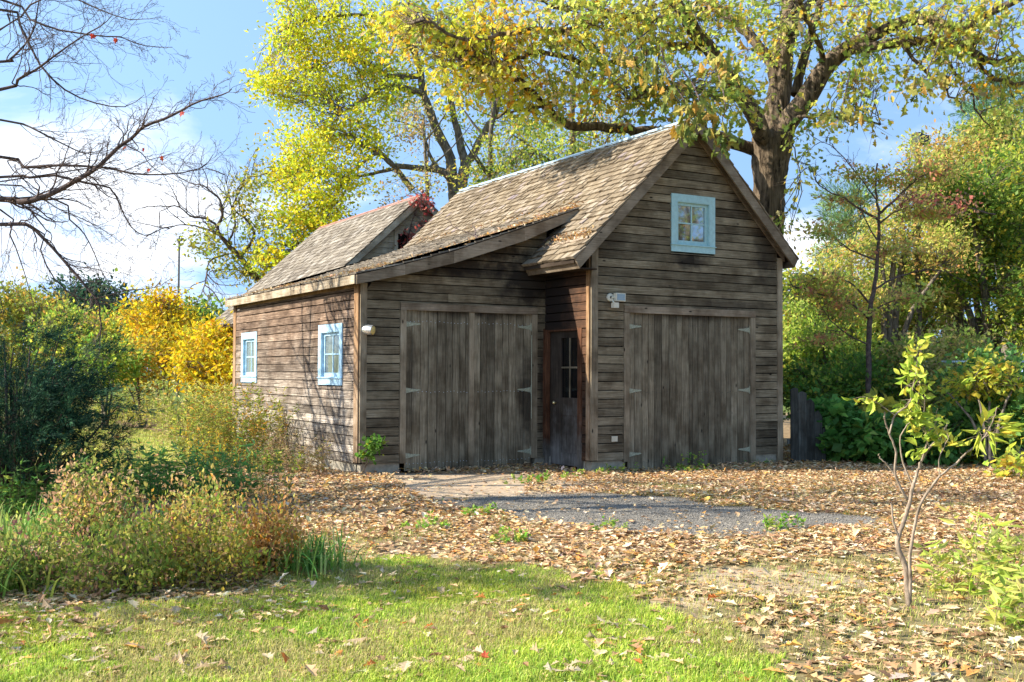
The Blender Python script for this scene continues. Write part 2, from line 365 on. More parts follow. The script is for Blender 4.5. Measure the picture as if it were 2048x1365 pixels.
# ------------------------------------------------------------------ ground
def sm(x): return x*x*(3-2*x)
def in_poly(u, v, poly):
    u = np.asarray(u); v = np.asarray(v); ins = np.zeros(u.shape, bool); n = len(poly)
    for i in range(n):
        x1, y1 = poly[i]; x2, y2 = poly[(i+1) % n]
        c = ((y1 > v) != (y2 > v)) & (u < (x2-x1)*(v-y1)/(y2-y1+1e-9)+x1); ins ^= c
    return ins
def vnoise(x, y, s, seed=0):
    x = np.asarray(x)*s; y = np.asarray(y)*s; xi = np.floor(x); yi = np.floor(y); fx = sm(x-xi); fy = sm(y-yi)
    def h(a, b):
        t = np.sin(a*127.1+b*311.7+seed*74.7)*43758.5453; return t-np.floor(t)
    return (h(xi, yi)*(1-fx)+h(xi+1, yi)*fx)*(1-fy)+(h(xi, yi+1)*(1-fx)+h(xi+1, yi+1)*fx)*fy
def fbm(x, y, s, seed=0): return 0.5*vnoise(x, y, s, seed)+0.3*vnoise(x, y, s*2.1, seed+3)+0.2*vnoise(x, y, s*4.3, seed+7)
def gz(x, y):
    x = np.asarray(x, float); y = np.asarray(y, float)
    z = (fbm(x, y, 0.7, 1)-0.5)*0.09 + (fbm(x, y, 3.0, 5)-0.5)*0.025
    # level by the walls
    d = np.maximum(np.maximum(-3.4-x, x-4.2), np.maximum(-0.9-y, y-8.0))
    k = np.clip(d/2.0, 0.12, 1)
    far = np.hypot(x, y); k = k*np.clip((60-far)/30, 0, 1)
    return z*k
GRASS = [(-300,1240),(150,1222),(420,1205),(600,1150),(680,1122),(800,1112),(1000,1132),(1150,1150),(1250,1168),(1290,1215),(1400,1240),(1480,1275),(1540,1330),(1620,1380),(1700,1500),(-300,1700)]
GRAVEL = [(862,1003),(960,990),(1100,984),(1240,988),(1370,1000),(1490,1018),(1640,1030),(1770,1042),(1760,1052),(1640,1056),(1560,1070),(1440,1082),(1290,1074),(1120,1052),(1000,1028)]
SLAB = [(768,944),(1090,940),(1180,960),(1210,985),(1080,988),(860,1003),(822,985)]
def zone(x, y):
    "returns grass, gravel, slab, litter densities at ground points"
    x = np.asarray(x, float); y = np.asarray(y, float)
    P = np.stack([x, y, np.zeros_like(x)], -1)
    u, v, z = proj(P); ok = z > 0.5
    wob = (fbm(x, y, 1.7, 9)-0.5)
    wo2 = (fbm(x, y, 5.5, 19)-0.5); uu = u+wob*120+wo2*90; vv = v+(wob*70+wo2*75)*np.clip((v-900)/200, .2, 2)
    g = in_poly(uu, vv, GRASS) & ok
    gr = in_poly(uu, v+wob*14, GRAVEL) & ok
    sl = in_poly(u, v, SLAB) & ok
    back = (y > 4) & (x < -3.2) & (x > -16)
    return g, gr, sl, back, u, v, ok
def axis(lo, hi, step, far):
    a = list(np.arange(lo, hi+1e-6, step)); s = step; x = hi
    while x < far: s *= 1.35; x += s; a.append(x)
    s = step; x = lo; b = []
    while x > -far: s *= 1.35; x -= s; b.append(x)
    return np.array(b[::-1]+a)
gx = axis(-13, 9, 0.10, 2500); gy = axis(-10.5, 14, 0.10, 2500)
X, Y = np.meshgrid(gx, gy, indexing='ij'); Z = gz(X, Y)
V = np.stack([X, Y, Z], -1).reshape(-1, 3)
ni, nj = len(gx), len(gy)
I = np.arange(ni*nj).reshape(ni, nj)
F = np.stack([I[:-1, :-1], I[1:, :-1], I[1:, 1:], I[:-1, 1:]], -1).reshape(-1, 4)
g, gr, sl, back, u_, v_, ok = zone(V[:, 0], V[:, 1])
far = np.hypot(V[:, 0], V[:, 1]) > 25
col = np.zeros((len(V), 3)); col[:, 0] = np.where(g | far, 1.0, np.where(back, 0.75, np.where(v_ > 1110, .38, 0.12))); col[:, 1] = gr
def bare_spot(u, v): return (((u-1545)/190)**2+((v-1160)/26)**2 < 1) | (((u-1075)/48)**2+((v-1170)/12)**2 < 1) | (((u-1330)/90)**2+((v-1208)/12)**2 < 1)
bs = bare_spot(u_+(fbm(V[:, 0], V[:, 1], 3, 77)-.5)*120, v_+(fbm(V[:, 0], V[:, 1], 4, 78)-.5)*30) & ok & (v_ > 1000) & (v_ < 1300)
col[:, 2] = np.where(bs, .85, sl)
a = NT('ground'); at = a.n('ShaderNodeAttribute'); at.attribute_name = 'Col'
geo = a.n('ShaderNodeNewGeometry'); sp = a.n('ShaderNodeSeparateColor'); a.l(at.outputs['Color'], sp.inputs[0])
n1 = a.noise(geo.outputs['Position'], 9, 6, 0.65); n2 = a.noise(geo.outputs['Position'], 1.2, 5, 0.6); n3 = a.noise(geo.outputs['Position'], 60, 3, 0.7)
soil = a.ramp(n1, [(0.3, (0.15, 0.095, 0.055)), (0.55, (0.28, 0.19, 0.115)), (0.75, (0.42, 0.30, 0.19))])
grs = a.ramp(n1, [(0.3, (0.045, 0.075, 0.018)), (0.6, (0.13, 0.17, 0.035)), (0.8, (0.26, 0.24, 0.08))])
grv = a.ramp(n3, [(0.3, (0.09, 0.080, 0.066)), (0.5, (0.19, 0.172, 0.145)), (0.75, (0.33, 0.30, 0.255))])
slb = a.ramp(n1, [(0.3, (0.33, 0.24, 0.16)), (0.7, (0.50, 0.39, 0.27))])
c = a.mix(sp.outputs[0], soil, grs); c = a.mix(sp.outputs[1], c, grv); c = a.mix(sp.outputs[2], c, slb)
a.col(c); a.rough(0.95); a.b.inputs['Specular IOR Level'].default_value = 0.1
a.bump(a.math('ADD', a.math('MULTIPLY', n3, 0.35), n1), 0.8, 0.02)
ground = link('ground', np_mesh('ground', V, F, a.m, col=col, smooth=True)); tagit(ground, 'leaf strewn lawn and bare soil around the barn', None, None, 'structure')

# ------------------------------------------------------------------ barn
W_, L_, D1, D_ = 3.6, 2.96, 1.185, 7.17
EXP, SB = 0.1242, 0.163
barn = root('barn', (0, 0, 0), label='weathered brown wooden barn with shingle roof, plank garage doors and blue windows', cat='barn')
def zmain(x): return 5.15-abs(x-1.8)*1.0 - (0.0 if x < 1.8 else 0.0)
LN = [(-3.12, 2.695), (-2.4, 2.875), (-1.65, 3.10), (-.5, 3.51), (.62, 3.92)]
def zlean(x): return float(np.interp(x, [p[0] for p in LN], [p[1] for p in LN]))

def lap_board(x0, x1, z0, ztop_l, ztop_r, nseg=None, wob=0.003, th=0.021, tilt=None):
    """clapboard in local coords: along +x, outward -y, bottom edge proud"""
    L = x1-x0; n = nseg or max(1, int(L/0.35)); xs = np.linspace(0, L, n+1); V = []
    sag = random.uniform(-1, 1)*wob
    for i, x in enumerate(xs):
        t = x/L if L else 0; zt = ztop_l*(1-t)+ztop_r*t
        dz = random.gauss(0, wob*0.35)+sag*math.sin(math.pi*t); dy = random.gauss(0, 0.0012)
        hgt = zt-z0; kn = hgt-.015+dz*.5
        V += [(x, -th+dy, dz+.001), (x, -th*.75+dy, kn-.003), (x, -th*.60+dy, kn), (x, 0.0, kn), (x, 0.0, dz+.001)]
    F = []
    for i in range(n):
        b = i*5
        for k in range(5):
            F.append((b+k, b+(k+1) % 5, b+5+(k+1) % 5, b+5+k))
    F += [(4, 3, 2, 0), (n*5, n*5+2, n*5+3, n*5+4), ]
    TR = [(2, 1, 0), (n*5, n*5+1, n*5+2)]
    return V, [F, TR]
def siding(wall, org, rotz, x0, x1, z0, z1, openings, mat, clip=None, jprob=0.5, exp=EXP):
    """rows of boards as sub-parts of a wall part. clip(z)->(xa,xb) usable range at height z"""
    k = 0; z = z0
    while z < z1-0.02:
        zt = min(z+exp+0.004, z1); a0, b0 = x0, x1; a1, b1 = x0, x1
        if clip:
            a0, b0 = clip(z); a1, b1 = clip(zt)
            a0 = max(a0, x0); b0 = min(b0, x1); a1 = max(a1, x0); b1 = min(b1, x1)
            if b0-a0 < 0.06: break
        segs = [(a0, b0)]
        for (oa, ob, oz0, oz1) in openings:
            if zt > oz0+0.03 and z < oz1-0.03:
                ns = []
                for s0, s1 in segs:
                    if oa >= s1 or ob <= s0: ns.append((s0, s1)); continue
                    if oa > s0+0.01: ns.append((s0, oa))
                    if ob < s1-0.01: ns.append((ob, s1))
                segs = ns
        extra = []
        for (oa, ob, oz0, oz1) in openings:
            if zt > oz0+0.03 and z < oz1-0.03 and not clip == 0:
                ea, eb = max(oa, a0), min(ob, b0)
                if oz0 > z+0.02: extra.append((ea, eb, z, oz0-.002))
                if oz1 < zt-0.02: extra.append((ea, eb, oz1+.002, zt))
        for ea, eb, ez0, ez1 in extra:
            Vb, Fb = lap_board(ea, eb, ez0, ez1, ez1)
            o = link('siding_board', np_mesh('siding_board', Vb, [np.array(q) for q in Fb], mat), wall)
            c, s_ = math.cos(rotz), math.sin(rotz); o.location = (org[0]+c*ea, org[1]+s_*ea, ez0); o.rotation_euler = (0, 0, rotz)
        fin = []
        for s0, s1 in segs:
            if s1-s0 > 1.9 and random.random() < jprob:
                m = random.uniform(s0+0.5, s1-0.5); fin += [(s0, m-0.001), (m+0.001, s1)]
            else: fin.append((s0, s1))
        for s0, s1 in fin:
            Vb, Fb = lap_board(s0, s1, z, zt, zt)
            if clip:  # slant the ends that meet the rake
                Vb = np.array(Vb)
                for row in Vb:
                    f = max(0, min(1, row[2]/(zt-z)))
                    lo = a0*(1-f)+a1*f; hi = b0*(1-f)+b1*f
                    row[0] = min(max(row[0]+s0, lo), max(lo+.01, hi))-s0
            me = np_mesh('siding_board', Vb, [np.array(q) for q in Fb], mat)
            o = link('siding_board', me, wall)
            c, s = math.cos(rotz), math.sin(rotz)
            o.location = (org[0]+c*s0, org[1]+s*s0, z); o.rotation_euler = (0, 0, rotz)
        z += exp; k += 1

# wall cores ---------------------------------------------------------------
def wallcore(poly, off):
    mb = MB(); mb.prism(poly, (0, 0, 0), off); return mb.build('wall', m_sheath, barn)
ws = 0.10
WB = 0.096
wf = wallcore([(0.105, WB, SB), (W_-0.105, WB, SB), (W_-0.105, WB, 3.22), (1.8, WB, 5.02), (0.105, WB, 3.24)], (0, .05, 0))
wl = wallcore([(-L_+0.105, D1+WB, SB), (0.09, D1+WB, SB), (0.09, D1+WB, 3.60), (-0.5, D1+WB, 3.42), (-1.65, D1+WB, 3.02), (-L_+.105, D1+WB, 2.64)], (0, .05, 0))
wr = wallcore([(WB, 0.02, SB), (WB, D1+.09, SB), (WB, D1+.09, 3.2), (WB, 0.02, 3.2)], (.04, 0, 0))
wsd = wallcore([(-L_+WB, D1+0.02, SB), (-L_+WB, D_, SB), (-L_+WB, D_, 2.62), (-L_+WB, D1+0.02, 2.62)], (.05, 0, 0))
wrt = wallcore([(W_, 0.1, SB), (W_, D_+.2, SB), (W_, D_+.2, 3.24), (W_, 0.1, 3.24)], (-ws, 0, 0))
wbk = wallcore([(-L_+.1, D_, SB), (W_-.1, D_, SB), (W_-.1, D_, 3.22), (1.8, D_, 5.02), (0.5, D_, 3.7), (-1.65, D_, 2.98), (-L_+.1, D_, 2.6)], (0, 0.09, 0))

def clip_main(z):
    h = 5.02-z
    return (1.8-h, 1.8+h)
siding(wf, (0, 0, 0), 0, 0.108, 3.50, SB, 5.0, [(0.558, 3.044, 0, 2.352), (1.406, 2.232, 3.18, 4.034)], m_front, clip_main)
def clip_lean(z):
    xs = np.linspace(-3.1, 0.0, 80); ok = [x for x in xs if zlean(x)-0.13 > z]
    return (min(ok) if ok else 0, 0.0)
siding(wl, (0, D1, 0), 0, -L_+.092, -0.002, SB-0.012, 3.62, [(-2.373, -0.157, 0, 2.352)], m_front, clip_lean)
# recess side wall : local x runs towards -y from y = D1
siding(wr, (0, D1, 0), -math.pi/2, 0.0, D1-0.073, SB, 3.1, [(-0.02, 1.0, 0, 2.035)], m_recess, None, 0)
# sliver of siding between door trim and corner comes from the opening ending at 1.0
siding(wsd, (-L_, D_, 0), -math.pi/2, 0.13, D_-1.335, SB-0.01, 2.56, [(D_-2.708, D_-1.76, 1.205, 2.08), (D_-6.66, D_-5.745, 1.205, 2.08)], m_side, None, 0.4)
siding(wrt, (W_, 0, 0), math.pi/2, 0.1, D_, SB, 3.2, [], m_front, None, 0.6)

# foundation -----------------------------------------------------------------
fd = MB(); fd.box(0.03, 0.60, 0.012, 0.14, -0.25, SB-0.004); fd.box(3.02, W_-.02, 0.012, .14, -.25, SB-.004)
fd.box(-L_+.03, -2.36, D1+.012, D1+.14, -.25, SB-.016); fd.box(-0.17, 0.02, D1+.012, D1+.14, -.25, SB-.006)
fd.box(0.012, 0.14, 0.14, 0.2, -.25, SB-.006); fd.box(0.012, .14, 1.08, D1+.01, -.25, SB-.006)
fd.box(-L_+.012, -L_+.14, D1+.14, D_-.01, -.25, SB-.014); fd.box(W_-.14, W_-.02, .14, D_, -.25, SB-.004); fd.box(-L_+.14, W_-.14, D_-.1, D_-.01, -.25, SB-.004)
fd.build('foundation', m_conc, barn)

# corner boards ------------------------------------------------------------------
def cb(x0, x1, y0, y1, z0, z1, mat, name='corner_board'):
    # slightly split into segments so the edge is not ruler straight
    n = max(2, int((z1-z0)/0.5)); zs = np.linspace(z0, z1, n+1); V = []; F = []
    for i, z in enumerate(zs):
        dx, dy = random.gauss(0, .0018), random.gauss(0, .0012)
        V += [(x0+dx, y0+dy, z), (x1+dx, y0+dy, z), (x1+dx, y1, z), (x0+dx, y1, z)]
    for i in range(n):
        b = i*4
        for k in range(4): F.append((b+k, b+(k+1) % 4, b+4+(k+1) % 4, b+4+k))
    F += [(3, 2, 1, 0), (n*4, n*4+1, n*4+2, n*4+3)]
    cx, cy = (x0+x1)/2, (y0+y1)/2
    V = np.array(V)-np.array([cx, cy, z0])
    return link(name, np_mesh(name, V, np.array(F), mat), barn, (cx, cy, z0))
cb(-0.004, 0.106, -0.030, 0.0, 0.175, 3.16, m_trim)
cb(-0.028, -0.0, 0.001, 0.072, 0.175, 3.16, m_corner)
cb(3.50, 3.604, -0.030, 0.0, 0.02, 3.20, m_trim)
cb(3.601, 3.626, 0.001, 0.09, 0.02, 3.20, m_trim)
cb(-L_-.004, -2.870, D1-.030, D1, 0.17, 2.60, m_trim)
cb(-L_-.028, -L_, D1+.001, 1.333, 0.17, 2.60, m_corner)
cb(-L_-.028, -L_, 7.04, 7.20, 0.17, 2.60, m_corner)
cb(-0.052, -0.003, D1-.028, D1-.002, 0.17, 2.05, m_redtrim)
# frieze under the left eave
fz = MB(); fz.box(-L_-.022, -L_-.002, 1.335, 7.03, 2.545, 2.63); fz.build('frieze_board', m_corner, barn)

# garage doors -------------------------------------------------------------------
def garage_door(x0, x1, yw, zb, zt, n, mid, label, split, jw, hdr):
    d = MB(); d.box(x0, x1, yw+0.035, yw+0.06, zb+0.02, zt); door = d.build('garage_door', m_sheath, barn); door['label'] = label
    xs = [x0]
    for i in range(n): xs.append(xs[-1]+random.uniform(0.8, 1.2))
    xs = np.array(xs); xs = x0+(xs-x0)/(xs[-1]-x0)*(x1-x0)
    j = int(np.argmin(abs(xs-split))); xs[j] = split
    for i in range(n):
        a, b = xs[i]+0.0025, xs[i+1]-0.0025
        m = MB(); dy = random.uniform(-.004, .004); bot = zb+random.uniform(-.03, .012); w = b-a
        # rounded edges: 8-gon cross-section
        poly = [(a, yw+.034+dy, 0), (a, yw+.016+dy, 0), (a+.006, yw+.010+dy, 0), (b-.006, yw+.010+dy, 0), (b, yw+.016+dy, 0), (b, yw+.034+dy, 0)]
        P = np.array(poly)-np.array([a, yw, 0]); m.prism([tuple(q) for q in P], (0, 0, 0), (0, 0, zt-bot)); 
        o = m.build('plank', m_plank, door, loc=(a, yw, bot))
    def bx(x0, x1, z0, z1, y0, y1, mat, nm='jamb'):
        m = MB(); m.box(0, x1-x0, 0, y1-y0, 0, z1-z0); return m.build(nm, mat, door, loc=(x0, y0, z0))
    bx(x0-jw, x0, 0.14, hdr-.004, yw-.028, yw+.02, m_trim); bx(x1, x1+jw, 0.14 if yw > 0.5 else 0.03, hdr-.004, yw-.026, yw+.02, m_trim)
    m = MB(); m.box(0, x1-x0+2*jw, 0, .05, 0, .10); m.build('header', m_trimx, door, loc=(x0-jw, yw-.032, hdr))
    if mid: bx(split-.04, split+.04, zb+.05, hdr-.004, yw-.014, yw+.009, m_trim, 'batten')
    nm_ = MB()
    for i in range(n):
        for zh in (zb+.10, 1.12, 2.10):
            for q in (.25, .75):
                px_ = xs[i]+(xs[i+1]-xs[i])*q; pz_ = zh+random.uniform(-.012, .012); nm_.box(px_-.0035, px_+.0035, yw+.003, yw+.012, pz_-.0035, pz_+.0035)
    nm_.build('nails', m_galv if mid else m_black, door)['kind'] = 'stuff'
    # strap hinges
    for s, xx in ((1, x0), (-1, x1)):
        for zh in (2.066, 1.147, 0.245):
            m = MB()
            m.prism([(0, 0, -.045), (s*.12, 0, -.022), (s*.21, 0, -.010), (s*.235, 0, .0), (s*.21, 0, .010), (s*.12, 0, .014), (0, 0, .036)], (0, 0, 0), (0, -.005, 0))
            m.bar((0, -.006, -.06), (0, -.006, .06), .007, 8)
            m.box(-s*.03 if s > 0 else 0, 0 if s > 0 else .03, -.037, -.0335, -.055, .055) if False else None
            for q in (.04, .09, .15): m.bar((s*q, -.004, .0), (s*q, -.009, .0), .006, 6)
            m.build('hinge', m_hinge, door, loc=(xx+s*.004, yw+.008, zh))
    return door
gd1 = garage_door(0.654, 2.952, 0.0, 0.02, 2.262, 20, False, 'right garage door of worn vertical planks without a centre batten', 1.77, .092, 2.255)
gd2 = garage_door(-2.282, -0.244, D1, 0.03, 2.262, 17, True, 'left garage door of worn vertical planks with a centre batten', -1.25, .088, 2.255)
m = MB(); m.bar((-.262, D1-.034, 0.72), (-.262, D1-.034, 1.95), .006, 6); m.build('rod', m_hinge, gd2)

# side door in the recess (faces -x) ---------------------------------------------
sdm = MB(); ya, yb = 0.288, 1.085
sdm.box(0.028, 0.06, ya, 0.37, 0.06, 2.0); sdm.box(0.028, 0.06, 0.80, yb, 0.06, 2.0)
sdm.box(0.028, 0.06, 0.37, 0.80, 1.90, 2.0); sdm.box(.028, .06, .37, .80, .78, 1.035); sdm.box(.028, .06, .37, .80, .06, .24)
sdm.box(0.040, .056, .37, .80, .24, .78)
sdoor = sdm.build('door', m_door, barn); sdoor['label'] = 'narrow glazed side door with bleached lower panel'
mt = MB(); mt.box(.036, .05, .572, .598, 1.035, 1.90); mt.box(.0365, .0505, .37, .572, 1.46, 1.485); mt.box(.0365, .0505, .598, .80, 1.46, 1.485); mt.build('muntin', m_plank, sdoor)
for (p, q) in ((.37, .572), (.598, .80)):
    for (r_, t_) in ((1.035, 1.46), (1.485, 1.90)):
        g_ = MB(); g_.box(.051, .054, p+.001, q-.001, r_+.001, t_-.001); g_.build('pane', m_glass_dark, sdoor)
kn = MB()
for (zc, rr) in ((.955, .02), (.955, .028)): pass
kn.bar((0.028, .93, .955), (0.0, .93, .955), .012, 10); V_, F_ = tube([(0.0, .93, .955), (-.008, .93, .955), (-.022, .93, .955), (-.034, .93, .955)], [.012, .027, .027, .006], 12); kn.addnp(V_, F_)
kn.build('handle', m_brass, sdoor, smooth=True)
for (y0, y1) in ((0.185, 0.286), (1.087, D1-.03)):
    m = MB(); m.box(0, .05, 0, y1-y0, 0, 2.0); m.build('door_trim', m_redtrim, barn, loc=(-.028, y0, .03))
m = MB(); m.box(0, .046, 0, .80, 0, .045); m.build('door_trim', m_redtrim, barn, loc=(-.02, .286, 2.002))
# siding stubs right of the door trim
z = SB
while z < 2.0:
    Vb, Fb = lap_board(0, 0.110, z, z+EXP+.004, z+EXP+.004, 1)
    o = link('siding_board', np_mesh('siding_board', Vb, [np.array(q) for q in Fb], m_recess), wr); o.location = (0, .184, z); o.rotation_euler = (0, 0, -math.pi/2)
    z += EXP

# windows --------------------------------------------------------------------------
def window(org, rotz, w, h, mat, gmat, label, bd=0.105, sill=0.095, cols=2, rows=2, topd=.11):
    """local: x along the wall, y outward is -y, origin bottom-left outer corner"""
    win = MB(); win.box(0, bd, -.034, .004, sill+.012, h); win.box(w-bd, w, -.034, .004, sill+.012, h); win.box(bd, w-bd, -.033, .004, h-bd, h)
    win.box(0.0, w, -.032, .004, 0, sill)
    o = link('window', win.mesh('window', mat), barn); o.location = org; o.rotation_euler = (0, 0, rotz); o['label'] = label
    s = MB(); s.box(-.012, w+.012, -.05, .003, sill+.0005, sill+.0115); s.build('sill', mat, o)
    a, b, c, d = bd+.012, w-bd-.012, sill+.012, h-bd-.012
    rv = MB(); rv.box(bd, a, -.03, .09, sill+.012, h-bd); rv.box(b, w-bd, -.03, .09, sill+.012, h-bd); rv.box(a, b, -.03, .09, d, h-bd); rv.box(a, b, -.03, .09, sill+.0125, c+.01)
    rv.build('frame', mat, o)
    t = .045; yy0, yy1 = .012, .040
    sh = MB(); sh.box(a, a+t, yy0, yy1, c+.01, d); sh.box(b-t, b, yy0, yy1, c+.01, d); sh.box(a+t, b-t, yy0, yy1, d-t, d); sh.box(a+t, b-t, yy0, yy1, c+.01, c+.01+t*1.3)
    sh.build('sash', mat, o)
    A, B, C, D = a+t, b-t, c+.01+t*1.3, d-t; mw = .02
    xm = (A+B)/2; zm = (C+D)/2
    mu = MB(); mu.box(xm-mw/2, xm+mw/2, .016, .034, C, D); mu.box(A, xm-mw/2, .017, .033, zm-mw/2, zm+mw/2); mu.box(xm+mw/2, B, .017, .033, zm-mw/2, zm+mw/2)
    mu.build('muntin', mat, o)
    for (p, q) in ((A, xm-mw/2), (xm+mw/2, B)):
        for (r_, t_) in ((C, zm-mw/2), (zm+mw/2, D)):
            g_ = MB(); g_.box(0, q-p-.001, 0, .003, 0, t_-r_-.001); g_.build('pane', gmat, o, loc=(p+.0005, .026, r_+.0005)).rotation_euler = (random.uniform(-.012, .012), 0, random.uniform(-.02, .02))
    bk = MB(); bk.box(A, B, .085, .089, C, D); bk.build('curtain' if gmat is m_glass_dusty else 'backing', m_curtain if gmat is m_glass_dusty else m_inside, o)
    return o
window((1.406, 0, 3.182), 0, .828, .852, m_blue, m_glass, 'pale teal four-pane window high in the front gable')
window((-L_, 2.708, 1.205), -math.pi/2, .945, .873, m_blue2, m_glass_dusty, 'blue four-pane side window nearest the front corner')
window((-L_, 6.66, 1.205), -math.pi/2, .912, .873, m_blue2, m_glass_dusty, 'blue four-pane side window towards the back')

# ------------------------------------------------------------------ roofs
def shingle_arrays(slopef, s_len, y0f, y1f, exp=0.145, wmin=.07, wmax=.19, up=1, length=.30, th=.012):
    """slopef(s)->(x,z) with s measured up from the eave. returns list of 8-vert blocks"""
    out = []; s = 0.0; row = 0
    while s < s_len-0.02:
        xa, za = slopef(s-0.02 if row == 0 else s); xb, zb = slopef(min(s+length, s_len))
        d = np.array([xb-xa, 0, zb-za]); L = np.linalg.norm(d); d /= L; n = np.array([-d[2], 0, d[0]])
        if n[2] < 0: n = -n
        y = y0f(s)+random.uniform(-.03, .0); yend = y1f(s); first = True
        while y < yend-.02:
            wd = random.uniform(wmin, wmax); y2 = min(y+wd, yend+.01)
            jit = random.gauss(0, .007); lift = abs(random.gauss(0, .0035)); ta = th*random.uniform(.8, 1.35)
            p0 = np.array([xa, 0, za])-d*jit; p1 = np.array([xa, 0, za])+d*(min(L, exp*2.0))
            base = n*(.004+lift); tw = random.gauss(0, .002)
            a0 = p0+base+np.array([0, y+.0025, 0]); b0 = p0+base+np.array([0, y2-.0025, 0])+n*tw
            a1 = p1+n*.0015+np.array([0, y+.0025, 0]); b1 = p1+n*.0015+np.array([0, y2-.0025, 0])
            out.append(np.array([a0, b0, b1, a1, a0+n*ta*1.6, b0+n*ta*1.6, b1+n*.003, a1+n*.003]))
            y = y2
        s += exp; row += 1
    return out
BOXF = np.array([(0,3,2,1),(4,5,6,7),(0,1,5,4),(1,2,6,5),(2,3,7,6),(3,0,4,7)])
def put_shingles(blocks, parent, mat, nind, name='shingle', rest='shingle_field'):
    B = np.array(blocks); c = B.mean(1); vis = np.linalg.norm(c-CAM, axis=1); order = np.argsort(vis)
    for i in order[:nind]:
        me = np_mesh(name, B[i]-c[i], BOXF, mat); link(name, me, parent, c[i])
    R = B[order[nind:]]
    if len(R):
        V = R.reshape(-1, 3); F = (np.arange(len(R))[:, None, None]*8+BOXF[None]).reshape(-1, 4)
        o = link(rest, np_mesh(rest, V, F, mat), parent); o['kind'] = 'stuff'
YF, YR = -0.17, 7.45
def deck(poly_xz, y0, y1, name='roof'):
    "slab of constant section"
    m = MB(); P = [(x, 0, z) for x, z in poly_xz]; m.prism(P, (0, y0, 0), (0, y1, 0)); return m.build(name, m_sheath, barn)
T = .045
# main left slope: front strip reaches the eave, the rest stops at the lean-to
xe = -0.39; ze = zmain(xe)
roofL = deck([(xe, ze), (1.8, 5.15), (1.8, 5.15-T*1.4), (xe+.0, ze-T*1.4)], YF+.004, D1-.002)
roofL['label'] = 'steep left slope of the main roof'
rl2 = MB(); rl2.prism([(0.45, 0, zmain(.45)), (1.8, 0, 5.15), (1.8, 0, 5.15-T*1.4), (0.45, 0, zmain(.45)-T*1.4)], (0, D1, 0), (0, YR, 0)); rl2.build('roof_deck', m_sheath, roofL)
xr = 3.77; zr_ = zmain(xr)
roofR = deck([(1.801, 5.15), (xr, zr_), (xr, zr_-T*1.4), (1.801, 5.15-T*1.4)], YF+.004, YR); roofR['label'] = 'steep right slope of the main roof'
SL = math.hypot(1.8-xe, 5.15-ze)
fL = lambda s: (xe+s*math.cos(math.pi/4), ze+s*math.sin(math.pi/4))
sb = shingle_arrays(fL, SL, lambda s: YF-.02, lambda s: (D1-.005 if fL(s)[0] < 0.50 else YR), th=.021, exp=.132, wmin=.065, wmax=.16)
put_shingles(sb, roofL, m_shingle, 300)
fR = lambda s: (xr-s*math.cos(math.pi/4), zr_+s*math.sin(math.pi/4))
sb = shingle_arrays(fR, math.hypot(xr-1.8, 5.15-zr_), lambda s: YF-.02, lambda s: YR, wmin=.12, wmax=.24)
put_shingles(sb, roofR, m_shingle, 0)
# lean-to roof
YLF, YLR = D1-.20, 7.27
roofN = deck([(x, z) for x, z in LN]+[(x, z-T*1.2) for x, z in LN[::-1]], YLF+.004, YLR); roofN['label'] = 'shallow lean-to roof strewn with fallen leaves'
seg = [0]
for i in range(len(LN)-1): seg.append(seg[-1]+math.hypot(LN[i+1][0]-LN[i][0], LN[i+1][1]-LN[i][1]))
fN = lambda s: (float(np.interp(s, seg, [p[0] for p in LN])), float(np.interp(s, seg, [p[1] for p in LN])))
sb = shingle_arrays(fN, seg[-1], lambda s: YLF-.02, lambda s: YLR, wmin=.09, wmax=.2)
put_shingles(sb, roofN, m_shingle2, 300)
# ridge cap with ball finial
m = MB(); r = .085
for s in (-1, 1):
    m.prism([(1.8, 0, 5.182), (1.8+s*r, 0, 5.182-r-.006), (1.8+s*r, 0, 5.174-r-.006), (1.8, 0, 5.172)], (0, YF-.03, 0), (0, YR+.02, 0))
m.bar((1.8, YF-.03, 5.185), (1.8, YR+.02, 5.185), .016, 8)
ridge = m.build('ridge_cap', m_galv, barn)
def ball(c, r, mat, name, parent, n=10):
    ph = np.linspace(0.02, math.pi-.02, n); P = [(c[0], c[1], c[2]-r*math.cos(p)) for p in ph]; R = [r*math.sin(p) for p in ph]
    V, F = tube(P, R, 14); m = MB(); m.addnp(V, F); return m.build(name, mat, parent, smooth=True)
ball((1.8, YF-.03, 5.235), .045, m_galv, 'finial', barn); 
# rake boards on the gable
def rake(p, q, h, th, y, mat, parent, name='rake_board'):
    "p,q: (x,z) of the upper edge; h: vertical height"
    m = MB(); m.prism([(0, 0, 0), (q[0]-p[0], 0, q[1]-p[1]), (q[0]-p[0], 0, q[1]-p[1]-h), (0, 0, -h)], (0, -th, 0), (0, 0, 0))
    o = m.build(name, mat, parent); o.location = (p[0], y, p[1]); return o
hh = .20
for s in (-1, 1):
    xx = xe if s < 0 else xr; xg = -.03 if s < 0 else 3.63; z1_ = zmain(xx)-.01
    m = MB(); # square cut lower end
    m.prism([(1.8, 0, 5.14), (xx, 0, z1_), (xx+(.075 if s < 0 else -.075), 0, z1_-.125), (1.8, 0, 5.14-hh)], (0, YF-.026, 0), (0, YF+.002, 0)); m.build('rake_board', m_trimx, barn)
    m = MB(); m.prism([(1.8, 0, 5.15-T*1.4-.002), (xg, 0, zmain(xg)-T*1.4-.002), (xg, 0, zmain(xg)-T*1.4-.11), (1.8, 0, 5.15-T*1.4-.11)], (0, -.048, 0), (0, -.022, 0)); m.build('frieze_board', m_trimx, barn)
